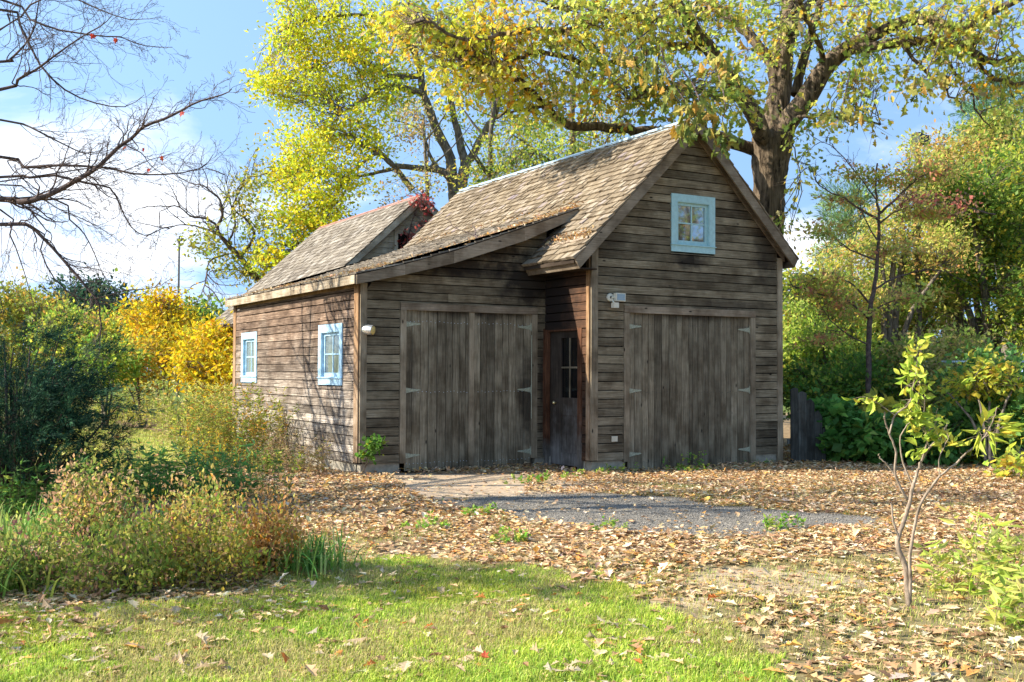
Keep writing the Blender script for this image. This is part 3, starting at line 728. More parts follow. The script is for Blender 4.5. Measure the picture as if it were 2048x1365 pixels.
# soffit boards of the eave (front strip) and eave fascia
m = MB(); m.prism([(xe+.01, 0, ze-.012), (xe+.028, 0, ze-.012), (xe+.09, 0, ze-.135), (xe+.072, 0, ze-.135)], (0, YF+.003, 0), (0, D1-.003, 0)); m.build('fascia_board', m_trimx, barn)
m = MB(); m.box(xe+.09, -.002, YF+.01, D1-.01, ze-.134, ze-.118); m.build('soffit', m_sheath, barn)
m = MB(); m.prism([(xr-.028, 0, zr_-.012), (xr-.01, 0, zr_-.012), (xr-.075, 0, zr_-.135), (xr-.092, 0, zr_-.135)], (0, YF+.003, 0), (0, YR, 0)); m.build('fascia_board', m_trimx, barn)
# lean-to rake (bent) and pale fascia
LB = [(-3.10, 2.688), (-2.4, 2.868), (-1.65, 3.09), (-.5, 3.50), (.53, 3.88)]
for i in range(len(LB)-1):
    (xa, za), (xb, zb) = LB[i], LB[i+1]; h0 = .125+.022*i; h1 = .125+.022*(i+1)
    if i in (0, 1, 2, 3):
        m = MB(); m.prism([(0, 0, 0), (xb-xa, 0, zb-za), (xb-xa-(.0 if i < 3 else .20), 0, zb-za-(h1 if i < 3 else .20)), (0, 0, -h0)], (0, -.028, 0), (0, 0, 0))
        m.build('rake_board', m_trimx, barn, loc=(xa, YLF+.002, za))
m = MB(); m.box(0, .026, 0, YLR-YLF-.002, 0, .118); m.build('fascia_board', m_fascia_pale, barn, loc=(-3.126, YLF+.002, 2.57))
m = MB(); m.box(-3.099, -L_-.001, YLF+.004, YLR-.01, 2.618, 2.628); m.build('soffit', m_sheath, barn)
# wall fittings that belong to the barn
m = MB(); m.box(0, .10, -.028, -.021, 0, .075)
for i in range(5): m.box(.008+i*.018, .016+i*.018, -.034, -.0285, .008, .067)
m.build('outlet_cover', m_white, barn, loc=(.345, -.002, .43))

# floodlight over the right garage door (hangs on the wall)
fl = root('flood_light', (0.315, -.02, 2.46), label='cream flood lamp with motion sensor beside the right garage door header', cat='flood light')
V_, F_ = tube([(0, .0, 0), (0, -.022, 0), (0, -.03, 0)], [.058, .056, .02], 16); m = MB(); m.addnp(V_, F_); m.build('base', m_white, fl)
m = MB(); m.bar((.01, -.025, 0), (.06, -.07, .0), .014, 8); m.bar((.01, -.025, -.02), (.03, -.06, -.08), .014, 8); m.build('arm', m_white, fl)
m = MB(); m.box(.04, .20, -.10, -.03, -.055, .06); m.build('lamp_housing', m_white, fl)
m = MB(); m.box(.052, .188, -.104, -.1005, -.042, .048); m.build('lens', m_glass_dusty, fl)
m = MB(); m.box(-.01, .075, -.115, -.045, -.15, -.075); m.build('sensor', m_white, fl)
# spot lamp at the left corner
sl_ = root('spot_lamp', (-2.89, 1.155, 1.968), label='round silver spot lamp with amber lens on the left front corner', cat='spot lamp')
dv = np.array([.07, -.10, -.012]); P = [tuple(dv*t) for t in (-.55, -.4, 0, .35, .75, 1.0)]
V_, F_ = tube(P, [.02, .045, .062, .07, .07, .066], 18); m = MB(); m.addnp(V_, F_); m.build('housing', m_silver, sl_, smooth=True)
V_, F_ = tube([tuple(dv*.99), tuple(dv*1.05), tuple(dv*1.08)], [.058, .045, .002], 18); m = MB(); m.addnp(V_, F_); m.build('lens', m_amber, sl_, smooth=True)
m = MB(); m.bar((0.0, .03, .0), tuple(-dv*.3), .022, 8); m.build('bracket', m_silver, sl_)

# ------------------------------------------------------------------ cream outbuilding behind
ob = root('shed', (1.42, 8.6, 0), label='cream painted gabled shed behind the barn with grey shingle roof', cat='shed')
GY, GR, PX, PZ, SLP = 0.0, 6.2, 0.0, 5.20, .93
hw = 2.9
m = MB(); m.prism([(-2.5, 0, 0), (2.5, 0, 0), (2.5, 0, PZ-2.5*SLP-.12), (0, 0, PZ-.12), (-2.5, 0, PZ-2.5*SLP-.12)], (0, .02, 0), (0, .12, 0)); gw = m.build('wall', m_cream, ob)
for sx in (-1, 1):
    m = MB(); m.box(sx*2.5-(.1 if sx > 0 else 0), sx*2.5+(0 if sx > 0 else .1), .12, GR-.1, 0, PZ-2.5*SLP-.1); m.build('wall', m_cream, ob)
z = 2.4
while z < PZ-.2:
    half = (PZ-.14-z)/SLP-.02; half = min(half, 2.45)
    halft = max(.02, min(2.45, (PZ-.14-z-.13)/SLP-.02))
    for (s0, s1) in ([(-half, half)] if not (4.02 < z+.13 and z < 4.36) else [(-half, -.60), (.02, half)]):
        if s1-s0 < .05: continue
        Vb, Fb = lap_board(s0, s1, z, z+.13, z+.13, 3, .002); Vb = np.array(Vb)
        for row in Vb:
            f = max(0, min(1, row[2]/.13)); lim = half*(1-f)+halft*f; row[0] = max(-lim, min(lim, row[0]+s0))-s0
        link('siding_board', np_mesh('siding_board', Vb, [np.array(q) for q in Fb], m_cream), gw, (s0, .02, z))
    z += .125
win = MB(); win.box(-.59, -.51, -.02, .02, 3.98, 4.42); win.box(-.06, .01, -.02, .02, 3.98, 4.42); win.box(-.51, -.06, -.02, .02, 4.34, 4.42)
wo = win.build('window', m_cream, ob); m = MB(); m.box(-.51, -.06, .005, .012, 3.98, 4.34); m.build('pane', m_glass_dark, wo)
for sx in (-1, 1):
    m = MB(); m.prism([(0, 0, PZ), (sx*hw, 0, PZ-hw*SLP), (sx*hw, 0, PZ-hw*SLP-.06), (0, 0, PZ-.06)], (0, -.12, 0), (0, GR, 0)); rf = m.build('roof', m_sheath, ob)
    f_ = lambda s, sx=sx: (sx*(hw-s*math.cos(math.atan(SLP))), PZ-hw*SLP+s*math.sin(math.atan(SLP)))
    sb = shingle_arrays(f_, hw/math.cos(math.atan(SLP)), lambda s: -.14, lambda s: GR, wmin=.1, wmax=.2)
    if sx < 0:
        wp = ob.location
        B = np.array(sb); vis = (B.mean(1)[:, 0] > -1.9); keep = B[vis]; other = B[~vis]
        c = keep.mean(1); order = np.argsort(np.linalg.norm(c+np.array([1.42, 8.6, 0])-CAM, axis=1))
        for i in order[:260]: link('shingle', np_mesh('shingle', keep[i]-c[i], BOXF, m_shingle2), rf, c[i])
        R = np.vstack([keep[order[260:]], other])
    else: R = np.array(sb)
    V = R.reshape(-1, 3); F = (np.arange(len(R))[:, None, None]*8+BOXF[None]).reshape(-1, 4)
    o = link('shingle_field', np_mesh('shingle_field', V, F, m_shingle2), rf); o['kind'] = 'stuff'
    m = MB(); m.prism([(0, 0, PZ-.005), (sx*hw, 0, PZ-hw*SLP-.005), (sx*hw, 0, PZ-hw*SLP-.15), (0, 0, PZ-.17)], (0, -.15, 0), (0, -.121, 0)); m.build('rake_board', m_cream, ob)
m = MB()
for s in (-1, 1): m.prism([(0, 0, PZ+.03), (s*.07, 0, PZ-.045), (s*.07, 0, PZ-.055), (0, 0, PZ+.02)], (0, -.14, 0), (0, GR+.01, 0))
m.build('ridge_cap', m_copper, ob); ball((0, -.13, PZ+.075), .04, m_copper, 'finial', ob)

# ================================================================== VEGETATION
LSH = {  # leaf outlines: x across, y along (0..1), z fold
 'oval': (np.array([(0,0,0),(.27,.45,.07),(0,1,0),(-.27,.45,.07)]), np.array([(0,1,2),(0,2,3)])),
 'wide': (np.array([(0,0,0),(.42,.5,.10),(0,1,-.05),(-.42,.5,.10)]), np.array([(0,1,2),(0,2,3)])),
 'lance': (np.array([(0,0,0),(.13,.4,.05),(0,1,-.12),(-.13,.4,.05)]), np.array([(0,1,2),(0,2,3)])),
 'needle': (np.array([(-.07,0,0),(.07,0,0),(0,1,0)]), np.array([(0,1,2)])),
 'ellip': (np.array([(0,0,0),(.13,.16,.05),(.23,.42,.09),(.19,.70,.06),(0,1,-.10),(-.19,.70,.06),(-.23,.42,.09),(-.13,.16,.05),(0,.5,0)]), np.array([(8,i,(i+1) % 8) for i in range(8)])),
 'oak': (np.array([(0,0,0),(.12,.18,.03),(.10,.30,.02),(.30,.42,.10),(.17,.52,.04),(.33,.68,.12),(.16,.78,.04),(0,1,-.05),
                   (-.16,.78,.04),(-.33,.68,.12),(-.17,.52,.04),(-.30,.42,.10),(-.10,.30,.02),(-.12,.18,.03),(0,.5,0)]),
         np.array([(14,0,1),(14,1,2),(14,2,3),(14,3,4),(14,4,5),(14,5,6),(14,6,7),(14,7,8),(14,8,9),(14,9,10),(14,10,11),(14,11,12),(14,12,13),(14,13,0)])),
 'curl': (np.array([(0,0,.0),(.24,.3,.16),(.30,.62,.10),(0,1,.10),(-.28,.66,.14),(-.22,.28,.10),(0,.5,-.02)]),
          np.array([(6,0,1),(6,1,2),(6,2,3),(6,3,4),(6,4,5),(6,5,0)])),
 'maple': (np.array([(0,0,0),(.16,.22,.05),(.46,.20,.08),(.30,.46,.03),(.44,.68,.10),(.18,.64,.02),(0,1,.04),(-.18,.64,.02),(-.44,.68,.10),(-.30,.46,.03),(-.46,.20,.08),(-.16,.22,.05),(0,.45,-.02)]),
          np.array([(12,i,(i+1) % 12) for i in range(12)])),
}
def unit(a): return a/(np.linalg.norm(a, axis=-1, keepdims=True)+1e-9)
def leaf_arrays(C, D, size, col, shape, nrm=None, flat=0.0):
    T, Fa = LSH[shape]; n = len(C); k = len(T)
    D = unit(D); R = rng.standard_normal((n, 3))
    if nrm is not None: R = R*(1-flat)+np.array(nrm)*flat*3
    Wd = unit(np.cross(D, R)); Nn = np.cross(Wd, D)
    s = np.asarray(size)[:, None, None]
    curl = rng.uniform(.2, 1.5, (n, 1, 1))
    V = C[:, None, :]+s*(T[None, :, 0:1]*Wd[:, None, :]+T[None, :, 1:2]*D[:, None, :]+curl*T[None, :, 2:3]*Nn[:, None, :])
    F = (np.arange(n)[:, None, None]*k+Fa[None]).reshape(-1, 3)
    return V.reshape(-1, 3), F, np.repeat(col, k, 0)
def palette(pal, n, per=1, jit=.18):
    "pal: list of (weight, (r,g,b)); clusters share a base hue"
    w = np.array([p[0] for p in pal], float); w /= w.sum(); C = np.array([p[1] for p in pal])
    m = n//per+1; base = rng.choice(len(pal), m, p=w); idx = np.repeat(base, per)[:n]
    sw = rng.random(n) < .35; idx[sw] = rng.choice(len(pal), sw.sum(), p=w)
    c = C[idx]*(1+jit*rng.standard_normal((n, 1))); c = c*(1+.06*rng.standard_normal((n, 3)))
    return np.clip(c, .004, .9)
def blob_centers(blobs):
    "blobs: (u,v,ru,rv,depth,rd,ncl) in photo pixels and metres"
    out = []
    fh = np.array([_sy, _cy, 0.0])
    for (u, v, ru, rv, d, rd, n) in blobs:
        c = PW(u, v, d); q = unit(rng.standard_normal((n, 3)))*(rng.random((n, 1))**0.42)
        out.append(c+q[:, :1]*(ru*d/FPX)*CR+q[:, 1:2]*(rv*d/FPX)*np.array([0, 0, 1.0])+q[:, 2:3]*rd*fh)
    return np.vstack(out)
def cluster_leaves(CC, per, crad, size, pal, shape='oval', down=0.0, up=0.0, jit=.25, flatten=.7, flat=0.0):
    n = len(CC)*per; rad = crad*np.repeat(rng.uniform(.6, 1.35, len(CC)), per)[:, None]
    off = rng.standard_normal((n, 3))*rad*.6*np.array([1, 1, flatten])
    C = np.repeat(CC, per, 0)+off
    D = unit(off)*.6+rng.standard_normal((n, 3))*.6+np.array([0, 0, up-down])
    sz = size*np.clip(1+jit*rng.standard_normal(n), .45, 1.8)
    return leaf_arrays(C, D, sz, palette(pal, n, per), shape, (0, 0, 1), flat)
def limb_mesh(limbs, mb=None, sides=8, wob=.012, k=4):
    "limbs: (points, r0, r1[, sides])"
    mb = mb or MB(); samples = []
    for lb in limbs:
        pts, r0, r1 = lb[:3]; sd_ = lb[3] if len(lb) > 3 else sides
        P = smooth_path(pts, k); n = len(P)
        P = P+rng.standard_normal(P.shape)*wob*np.linspace(0.3, 1, n)[:, None]
        t = np.linspace(0, 1, n); R = r0*(1-t)+r1*t
        V, F = tube(P, R, sd_, .04); mb.addnp(V, F); samples.append(P)
    return mb, (np.vstack(samples) if samples else None)
def twigs(CC, samples, r=.012, sub=3, crad=.3, sag=.05, mb=None):
    mb = mb or MB()
    Vs = []; 
    for c in CC:
        d = np.linalg.norm(samples-c, axis=1); a_ = samples[int(np.argmin(d+rng.random(len(d))*.3))]
        L = np.linalg.norm(c-a_)
        if L < .05: continue
        q = a_+(c-a_)*np.array([[0], [.33], [.66], [1]])+rng.standard_normal((4, 3))*L*.06*np.array([[0], [1], [1], [0]])
        q[1:3, 2] += sag*L
        V, F = tube(q, np.linspace(r*min(1.8, .6+L*.4), r*.35, 4), 3); mb.addnp(V, F)
        for _ in range(sub):
            e = c+rng.standard_normal(3)*crad*.8; q2 = np.array([q[2], (q[2]+e)/2+rng.standard_normal(3)*.04*crad, e])
            V, F = tube(q2, [r*.4, r*.28, r*.14], 3); mb.addnp(V, F)
    return mb
def leafpart(name, parts, base, mat, parent, label=None):
    V = np.vstack([p[0] for p in parts])-base; n = 0; Fs = []
    for p in parts: Fs.append(p[1]+n); n += len(p[0])
    o = link(name, np_mesh(name, V, np.vstack(Fs), mat, col=np.vstack([p[2] for p in parts])), parent); o['kind'] = 'stuff'
    if label: o['label'] = label
    return o
def wood_part(name, mb, base, mat, parent):
    V = np.vstack(mb.v)-base
    return link(name, np_mesh(name, V, [np.array(x) for x in (mb.f4, mb.f3) if x], mat, smooth=True), parent)
def plant(name, label, cat, blobs, pal, lsize, per, crad, base=None, limbs=None, group=None, shape='oval', mat=None, wmat=None, sub=2,
          twr=.010, down=0., up=0., nstem=5, r0=.03, flat=0., flatten=.7, extra=None, crown='crown', stemname=None):
    CC = blob_centers(blobs)
    if base is None:
        base = np.array([CC[:, 0].mean(), CC[:, 1].mean(), 0.0])
    base = np.array(base, float); base[2] = float(gz(base[0], base[1]))
    rt = root(name, tuple(base), label=label, cat=cat, group=group)
    ls = cluster_leaves(CC, per, crad, lsize, pal, shape, down, up, flat=flat, flatten=flatten)
    parts = [ls]+(extra or [])
    leafpart(crown, parts, base, mat or m_leaf, rt)
    if limbs is None:
        limbs = []; idx = rng.choice(len(CC), min(nstem, len(CC)), replace=False)
        for i in idx:
            b0 = base+np.array([rng.normal(0, min(.08, r0)), rng.normal(0, min(.08, r0)), -.05]); e = CC[i]
            mid = (b0+e)/2+np.array([0, 0, .15*abs(e[2]-b0[2])]); mid[:2] = b0[:2]*.6+e[:2]*.4
            limbs.append(([b0, mid, e], r0, r0*.35, 5))
    mb, smp = limb_mesh(limbs, wob=.01)
    mb = twigs(CC, smp, twr, sub, crad, mb=mb)
    wo_ = wood_part(stemname or ('trunk' if r0 > .05 or cat == 'tree' else 'stem'), mb, base, wmat or m_bark, rt)
    if wo_.name.startswith('stem'): wo_['kind'] = 'stuff'
    return rt

# palettes (linear base colours)
YG = [(3, (.80, .80, .05)), (3, (.64, .74, .05)), (2, (.88, .76, .03)), (1.2, (.38, .54, .05)), (1, (.86, .64, .03))]
OAKP = [(3, (.46, .56, .10)), (3, (.68, .70, .13)), (2, (.82, .70, .12)), (1.0, (.84, .54, .05)), (.7, (.68, .50, .25)), (1, (.26, .36, .07)), (.2, (.76, .36, .03))]
GOLD = [(4, (.75, .50, .015)), (3, (.68, .58, .03)), (1, (.40, .40, .04)), (1, (.72, .36, .02))]
GRN = [(4, (.13, .24, .035)), (3, (.24, .36, .05)), (2, (.42, .48, .055)), (.6, (.66, .56, .06))]
GRNY = [(3, (.24, .36, .05)), (3, (.44, .50, .06)), (2, (.66, .60, .08)), (1, (.10, .19, .03)), (.5, (.68, .38, .09))]
DARKG = [(4, (.022, .065, .040)), (3, (.045, .105, .055)), (1, (.09, .16, .07))]
JUN = [(4, (.012, .038, .024)), (3, (.026, .074, .042)), (2, (.070, .17, .080)), (.2, (.35, .24, .12))]
REDV = [(3, (.36, .05, .045)), (2, (.50, .11, .09)), (1.4, (.62, .28, .22)), (.5, (.20, .03, .03))]
TAN = [(3, (.58, .42, .22)), (2, (.42, .30, .15)), (1, (.50, .48, .14)), (1, (.66, .52, .3))]
SPI = [(3, (.34, .40, .07)), (2.5, (.56, .46, .12)), (2, (.66, .40, .18)), (1.2, (.70, .36, .06)), (.7, (.42, .17, .12)), (1.6, (.18, .28, .05))]
TALL = [(4, (.13, .30, .08)), (3, (.22, .42, .09)), (1, (.42, .52, .10))]
UNDER = [(2, (.70, .42, .16)), (2, (.78, .58, .18)), (4, (.52, .60, .12)), (.7, (.70, .30, .16)), (1.5, (.7, .68, .16))]

# ------------------------------------------------------------------ oak beside the barn
OD = 20.4
def PP(seq, d0, d1=None):
    d1 = d0 if d1 is None else d1; n = len(seq)
    return [PW(u, v, d0+(d1-d0)*i/max(1, n-1)) for i, (u, v) in enumerate(seq)]
ob_base = PW(1516, 900, OD); ob_base[2] = 0
oak = root('oak_tree', tuple(ob_base), label='huge old oak with furrowed bark beside the right gable, yellow and green leaves', cat='tree', group=None)
def bumpy_trunk(pts, rads, sides=26, k=8, amp=.11):
    P = smooth_path(pts, k); n = len(P); R = np.interp(np.linspace(0, 1, n), np.linspace(0, 1, len(rads)), rads)
    V, F = tube(P, R, sides); V = V.reshape(n, sides, 3)
    th = np.arange(sides); ph = rng.uniform(0, 6, sides)
    ridge_ = np.where(th % 2 == 0, 1.0, -1.0)[None, :]*(.6+.4*np.sin(np.arange(n)[:, None]*.55+ph[None, :]))
    V = P[:, None, :]+(V-P[:, None, :])*(1+amp*ridge_[:, :, None]+.02*rng.standard_normal((n, sides, 1)))
    return V.reshape(-1, 3), F
tmb = MB()
tp = [ob_base+np.array([0, 0, -.1]), ob_base+np.array([.05, 0, 1.0])]+PP([(1528, 560), (1537, 430), (1538, 380), (1541, 330), (1545, 285), (1549, 262)], OD)
tmb.addnp(*bumpy_trunk(tp, [.46, .37, .32, .285, .275, .285, .33, .37, .30]))
tmb.addnp(*bumpy_trunk(PP([(1552, 285), (1549, 241), (1557, 200), (1562, 164), (1566, 106), (1576, 58), (1581, 0), (1588, -90)], OD, OD+.3), [.26, .22, .19, .17, .15], 18, 5, .07))
tmb.addnp(*bumpy_trunk(PP([(1560, 290), (1571, 251), (1595, 220), (1615, 193), (1648, 140), (1682, 106), (1735, 76), (1784, 52), (1841, 39), (1919, 58), (1952, 39), (2015, 10), (2090, -30)], OD, OD-1.2), [.22, .20, .185, .15, .12, .09, .07, .06], 16, 5, .06))
tmb.addnp(*bumpy_trunk(PP([(1538, 295), (1523, 270), (1508, 231), (1480, 188), (1446, 140), (1417, 96), (1388, 63), (1369, 29), (1330, -20), (1290, -80)], OD, OD-2.5), [.17, .16, .14, .13, .11, .09], 14, 5, .06))
ol = [
 (PP([(1555, 200), (1542, 130), (1509, 82), (1475, 48), (1441, 24), (1417, -5), (1390, -60)], OD, OD+1), .12, .07),
 (PP([(1574, 70), (1590, 40), (1610, 20), (1640, -20), (1660, -70)], OD, OD+.5), .10, .06),
 (PP([(1590, 190), (1610, 110), (1634, 29), (1650, -40)], OD+.3, OD+.8), .10, .06),
 (PP([(1700, 98), (1760, 92), (1803, 82), (1880, 84), (1943, 106), (1990, 128), (2049, 121), (2110, 140)], OD-.8, OD-1.5), .10, .05),
 (PP([(1943, 106), (1975, 150), (2010, 165), (2060, 170)], OD-1.2, OD-1.5), .05, .03),
 (PP([(1525, 300), (1480, 292), (1420, 270), (1380, 268), (1330, 262), (1272, 263), (1219, 253), (1156, 256), (1123, 241), (1089, 212), (1060, 183), (1032, 156), (1010, 130)], OD+.2, OD-2), .13, .045),
 (PP([(1417, 96), (1369, 92), (1330, 92), (1287, 111), (1243, 125), (1200, 128), (1150, 122), (1079, 103), (1038, 122), (985, 128), (940, 138)], OD-1.2, OD-2.5), .07, .028),
 (PP([(1369, 29), (1300, 40), (1230, 30), (1150, 60), (1079, 60), (1000, 70), (935, 78), (866, 47), (830, 40)], OD-2, OD-3.5), .06, .02),
 (PP([(1480, 188), (1440, 200), (1400, 180), (1360, 190), (1320, 180), (1260, 200)], OD-.8, OD-2.8), .05, .02),
 (PP([(1089, 212), (1060, 215), (1020, 225), (985, 240)], OD-1.6, OD-2), .035, .012),
 (PP([(1571, 251), (1600, 235), (1650, 232), (1710, 238), (1760, 250)], OD-.3, OD-1.5), .045, .012),
 (PP([(1800, 80), (1830, 120), (1870, 160), (1900, 190), (1930, 230)], OD-1, OD-1.4), .04, .012),
 (PP([(1880, 84), (1905, 140), (1930, 170), (1950, 220), (1990, 260)], OD-1, OD-1.2), .035, .01),
 (PP([(1648, 140), (1640, 90), (1620, 50), (1600, -10)], OD-.3, OD-2), .06, .03),
 (PP([(1735, 76), (1740, 30), (1760, -30)], OD-.6, OD-1), .05, .03),
 (PP([(1230, 30), (1180, 10), (1120, 20), (1040, -20)], OD-2.2, OD-3), .04, .015),
 (PP([(1560, 200), (1570, 240), (1590, 300), (1600, 360)], OD-.2, OD-1), .02, .008),
]
mb, smp = limb_mesh(ol, tmb, 8, .03)
osamp = np.vstack([smp]+[smooth_path(p, 4) for p in (tp[-3:],)])
oblobs = [
 (820, 60, 70, 60, 18.5, 1.2, 55), (900, 120, 80, 70, 18.2, 1.2, 75), (980, 60, 90, 70, 18, 1.5, 75), (1000, 170, 80, 60, 18.3, 1.2, 60),
 (1100, 60, 100, 80, 17.8, 1.6, 95), (1100, 190, 70, 60, 18.5, 1.2, 50), (1210, 60, 90, 80, 17.8, 1.6, 90), (1220, 180, 80, 50, 18.4, 1.4, 60),
 (1320, 60, 90, 80, 18, 1.7, 85), (1320, 190, 80, 55, 18, 1.5, 55), (1430, 40, 80, 60, 18.6, 1.8, 60), (1430, 180, 60, 60, 17.5, 1.2, 45),
 (1540, 50, 80, 70, 19.5, 2, 50), (1500, 200, 40, 50, 18.4, 1.0, 20), (1650, 50, 80, 70, 19.6, 2, 50), (1720, 150, 60, 50, 19, 1.2, 32),
 (1760, 50, 80, 55, 19.4, 1.8, 50), (1860, 60, 80, 60, 19, 1.8, 50), (1840, 160, 60, 30, 18.8, 1.0, 20), (1960, 40, 90, 60, 18.8, 1.8, 60), (1990, 170, 80, 60, 18.8, 1.3, 36),
 (1700, 230, 90, 35, 18.6, 1, 26), (1900, 110, 60, 40, 18.6, 1, 24), (1180, 290, 80, 25, 19.5, 1, 10), (1590, 330, 30, 60, 19.4, .6, 9), (1575, 440, 28, 60, 19.6, .6, 9), (1600, 250, 30, 40, 19.3, .6, 8),
 (2060, 110, 60, 110, 18.5, 1.5, 30), (1400, -60, 500, 60, 19, 2, 60),
]
CC = blob_centers([(*b_[:6], int(b_[6]*.66)) for b_ in oblobs])
mb = twigs(CC, osamp, .012, 3, .30, .05, mb)
wood_part('trunk', mb, ob_base, m_bark_oak, oak)
OL_MID = [(3, (.86, .68, .05)), (1.5, (.86, .44, .03)), (3, (.68, .74, .08)), (1.0, (.74, .56, .24))]
uu_ = proj(CC)[0]; isor = (uu_ < 1060) & (rng.random(len(CC)) < .75)
lo = cluster_leaves(CC[isor], 17, .26, .115, OL_MID, 'oak', down=.35)
l1 = cluster_leaves(CC[~isor], 16, .27, .115, OAKP, 'oak', down=.45)
leafpart('crown', [lo, l1], ob_base, m_leaf, oak)
# the large nearest leaves hanging before the gable peak, one by one
def big_leaf_meshes(shape, cols, size, matname):
    mt_ = leaf_obj_mat(matname, cols); out = []
    T, Fa = LSH[shape]
    for k in range(4):
        V = T.copy(); V[:, 2] *= (.6+k*.6); V = V*size; V[:, 0] *= (1-.12*k*.5)
        out.append(np_mesh('leaf', V, Fa, mt_))
    return out
def place_leaves(parent, base, pts, dirs, meshes, smin=.75, smax=1.3, name='leaf', **k):
    for p, d in zip(pts, dirs):
        o = link(name, random.choice(meshes), parent); q = Vector(d).to_track_quat('Y', 'Z')
        o.rotation_mode = 'QUATERNION'; o.rotation_quaternion = q @ Vector((0, 1, 0)).rotation_difference(Vector((0, 1, 0))) @ __import__('mathutils').Quaternion((0, 1, 0), random.uniform(-3.1, 3.1))
        o.location = tuple(np.array(p)-base); s = random.uniform(smin, smax); o.scale = (s, s, s)
oakleaf = big_leaf_meshes('oak', [(0, (.13, .20, .04)), (.3, (.26, .32, .06)), (.55, (.42, .42, .09)), (.75, (.58, .46, .10)), (.9, (.60, .34, .05)), (1, (.48, .36, .16))], .17, 'hanging_oak_leaf')
hb = blob_centers([(1400, 215, 50, 30, 15.3, .3, 70), (1370, 255, 25, 25, 15.2, .2, 26), (1440, 270, 40, 35, 15.2, .3, 34), (1330, 150, 60, 50, 15.6, .5, 40), (1440, 120, 60, 50, 15.6, .5, 40),
                   (1250, 110, 60, 40, 16, .4, 30), (1690, 225, 50, 20, 16.4, .4, 24), (1860, 160, 50, 25, 16.2, .4, 20), (1800, 190, 20, 25, 16.2, .3, 10)])
dd = rng.standard_normal((len(hb), 3))*.45+np.array([0, 0, -1.0]); place_leaves(oak, ob_base, hb, dd, oakleaf)
hm, hs = limb_mesh([(PP([(1350, 120), (1385, 170), (1400, 205), (1412, 240)], 16.2, 15.3), .016, .006, 5), (PP([(1412, 96), (1440, 160), (1450, 210), (1440, 260)], 17, 15.3), .018, .005, 5),
                    (PP([(1320, 90), (1340, 150), (1372, 210), (1370, 250)], 16.6, 15.2), .014, .005, 5), (PP([(1300, 60), (1260, 90), (1240, 120)], 17, 16), .014, .005, 5), (PP([(1700, 140), (1690, 190), (1680, 225)], 18.5, 16.4), .014, .005, 5), (PP([(1880, 84), (1860, 130), (1850, 165)], 18, 16.2), .014, .005, 5)])
hm = twigs(hb[::3], hs, .004, 1, .08, mb=hm); wood_part('hanging_twig', hm, ob_base, m_bark_twig, oak)['kind'] = 'stuff'

# ------------------------------------------------------------------ yellow green maple behind the ridge
MD = 33.5
mbase = PW(922, 700, MD); mbase[2] = 0
ml = [
 ([mbase+np.array([0, 0, -.1])]+PP([(921, 560), (920, 440), (912, 385)], MD), .27, .20, 12),
 (PP([(912, 400), (907, 372), (905, 358), (902, 330), (898, 308), (876, 266), (857, 216), (847, 187), (840, 141), (832, 109), (825, 60), (815, 0)], MD), .155, .05, 12),
 (PP([(916, 400), (923, 366), (929, 340), (932, 320)], MD), .15, .13, 12),
 (PP([(931, 328), (921, 293), (915, 258), (910, 244), (901, 200), (891, 150), (880, 100), (885, 40)], MD, MD+.5), .105, .04, 10),
 (PP([(932, 325), (945, 312), (959, 284), (977, 252), (989, 232), (1000, 190), (1010, 130), (1030, 60)], MD, MD-.5), .11, .04, 10),
 (PP([(903, 365), (897, 353), (879, 341), (844, 337), (804, 333), (782, 328), (754, 306), (729, 294), (700, 270)], MD, MD-1), .11, .025),
 (PP([(848, 187), (813, 178), (776, 172), (741, 190), (710, 210), (680, 230)], MD, MD-1), .09, .02),
 (PP([(840, 145), (835, 153), (779, 153), (754, 138), (732, 128), (690, 120), (640, 130)], MD, MD+.5), .08, .02),
 (PP([(826, 381), (794, 341), (772, 316), (740, 290), (710, 285)], MD+1, MD+.5), .08, .02),
 (PP([(879, 341), (860, 312), (850, 280), (830, 255), (790, 240)], MD, MD+.8), .05, .012),
 (PP([(832, 109), (760, 40), (700, 30), (620, 40), (580, 50)], MD, MD-.5), .06, .015),
 (PP([(754, 306), (720, 330), (690, 360), (660, 420), (640, 470)], MD-.8, MD-1), .04, .01),
 (PP([(804, 333), (760, 345), (700, 355), (640, 350), (590, 380)], MD-.5, MD-1), .05, .01),
 (PP([(700, 355), (680, 400), (620, 450), (590, 500)], MD-.5, MD-1), .03, .01),
]
mblobs = [(575, 110, 65, 50, 26.5, 1.3, 60), (540, 175, 45, 35, 26.5, .8, 34), (610, 190, 80, 40, 26.5, 1.4, 60), (660, 60, 100, 55, 27, 1.6, 80), (700, 150, 90, 60, 27, 1.6, 80),
 (610, 300, 70, 60, 26, 1.4, 75), (690, 250, 80, 50, 26.5, 1.4, 70), (760, 90, 80, 70, 27, 1.6, 70), (780, 200, 60, 50, 27, 1.5, 45), (640, 380, 75, 55, 25.5, 1.3, 75), (575, 360, 40, 40, 26, 1, 30),
 (590, 450, 60, 50, 25.2, 1.2, 55), (560, 520, 55, 42, 25, 1.0, 45), (650, 440, 60, 40, 25.4, 1.2, 42), (700, 350, 50, 40, 26, 1.2, 30), (745, 300, 40, 30, 26.5, 1, 20),
 (840, 40, 80, 60, 27.5, 1.6, 55), (930, 60, 90, 70, 27.5, 1.8, 60), (880, 160, 80, 50, 27.5, 1.6, 30), (1000, 140, 80, 70, 27, 1.8, 50), (960, 240, 60, 40, 27, 1.4, 20), (1060, 230, 70, 60, 27, 1.5, 32),
 (650, 0, 120, 30, 27, 1.5, 40), (600, 30, 60, 30, 26.5, 1.2, 26)]
ml = [(l_[0], l_[1]*1.3, l_[2]*1.3)+tuple(l_[3:]) for l_ in ml]
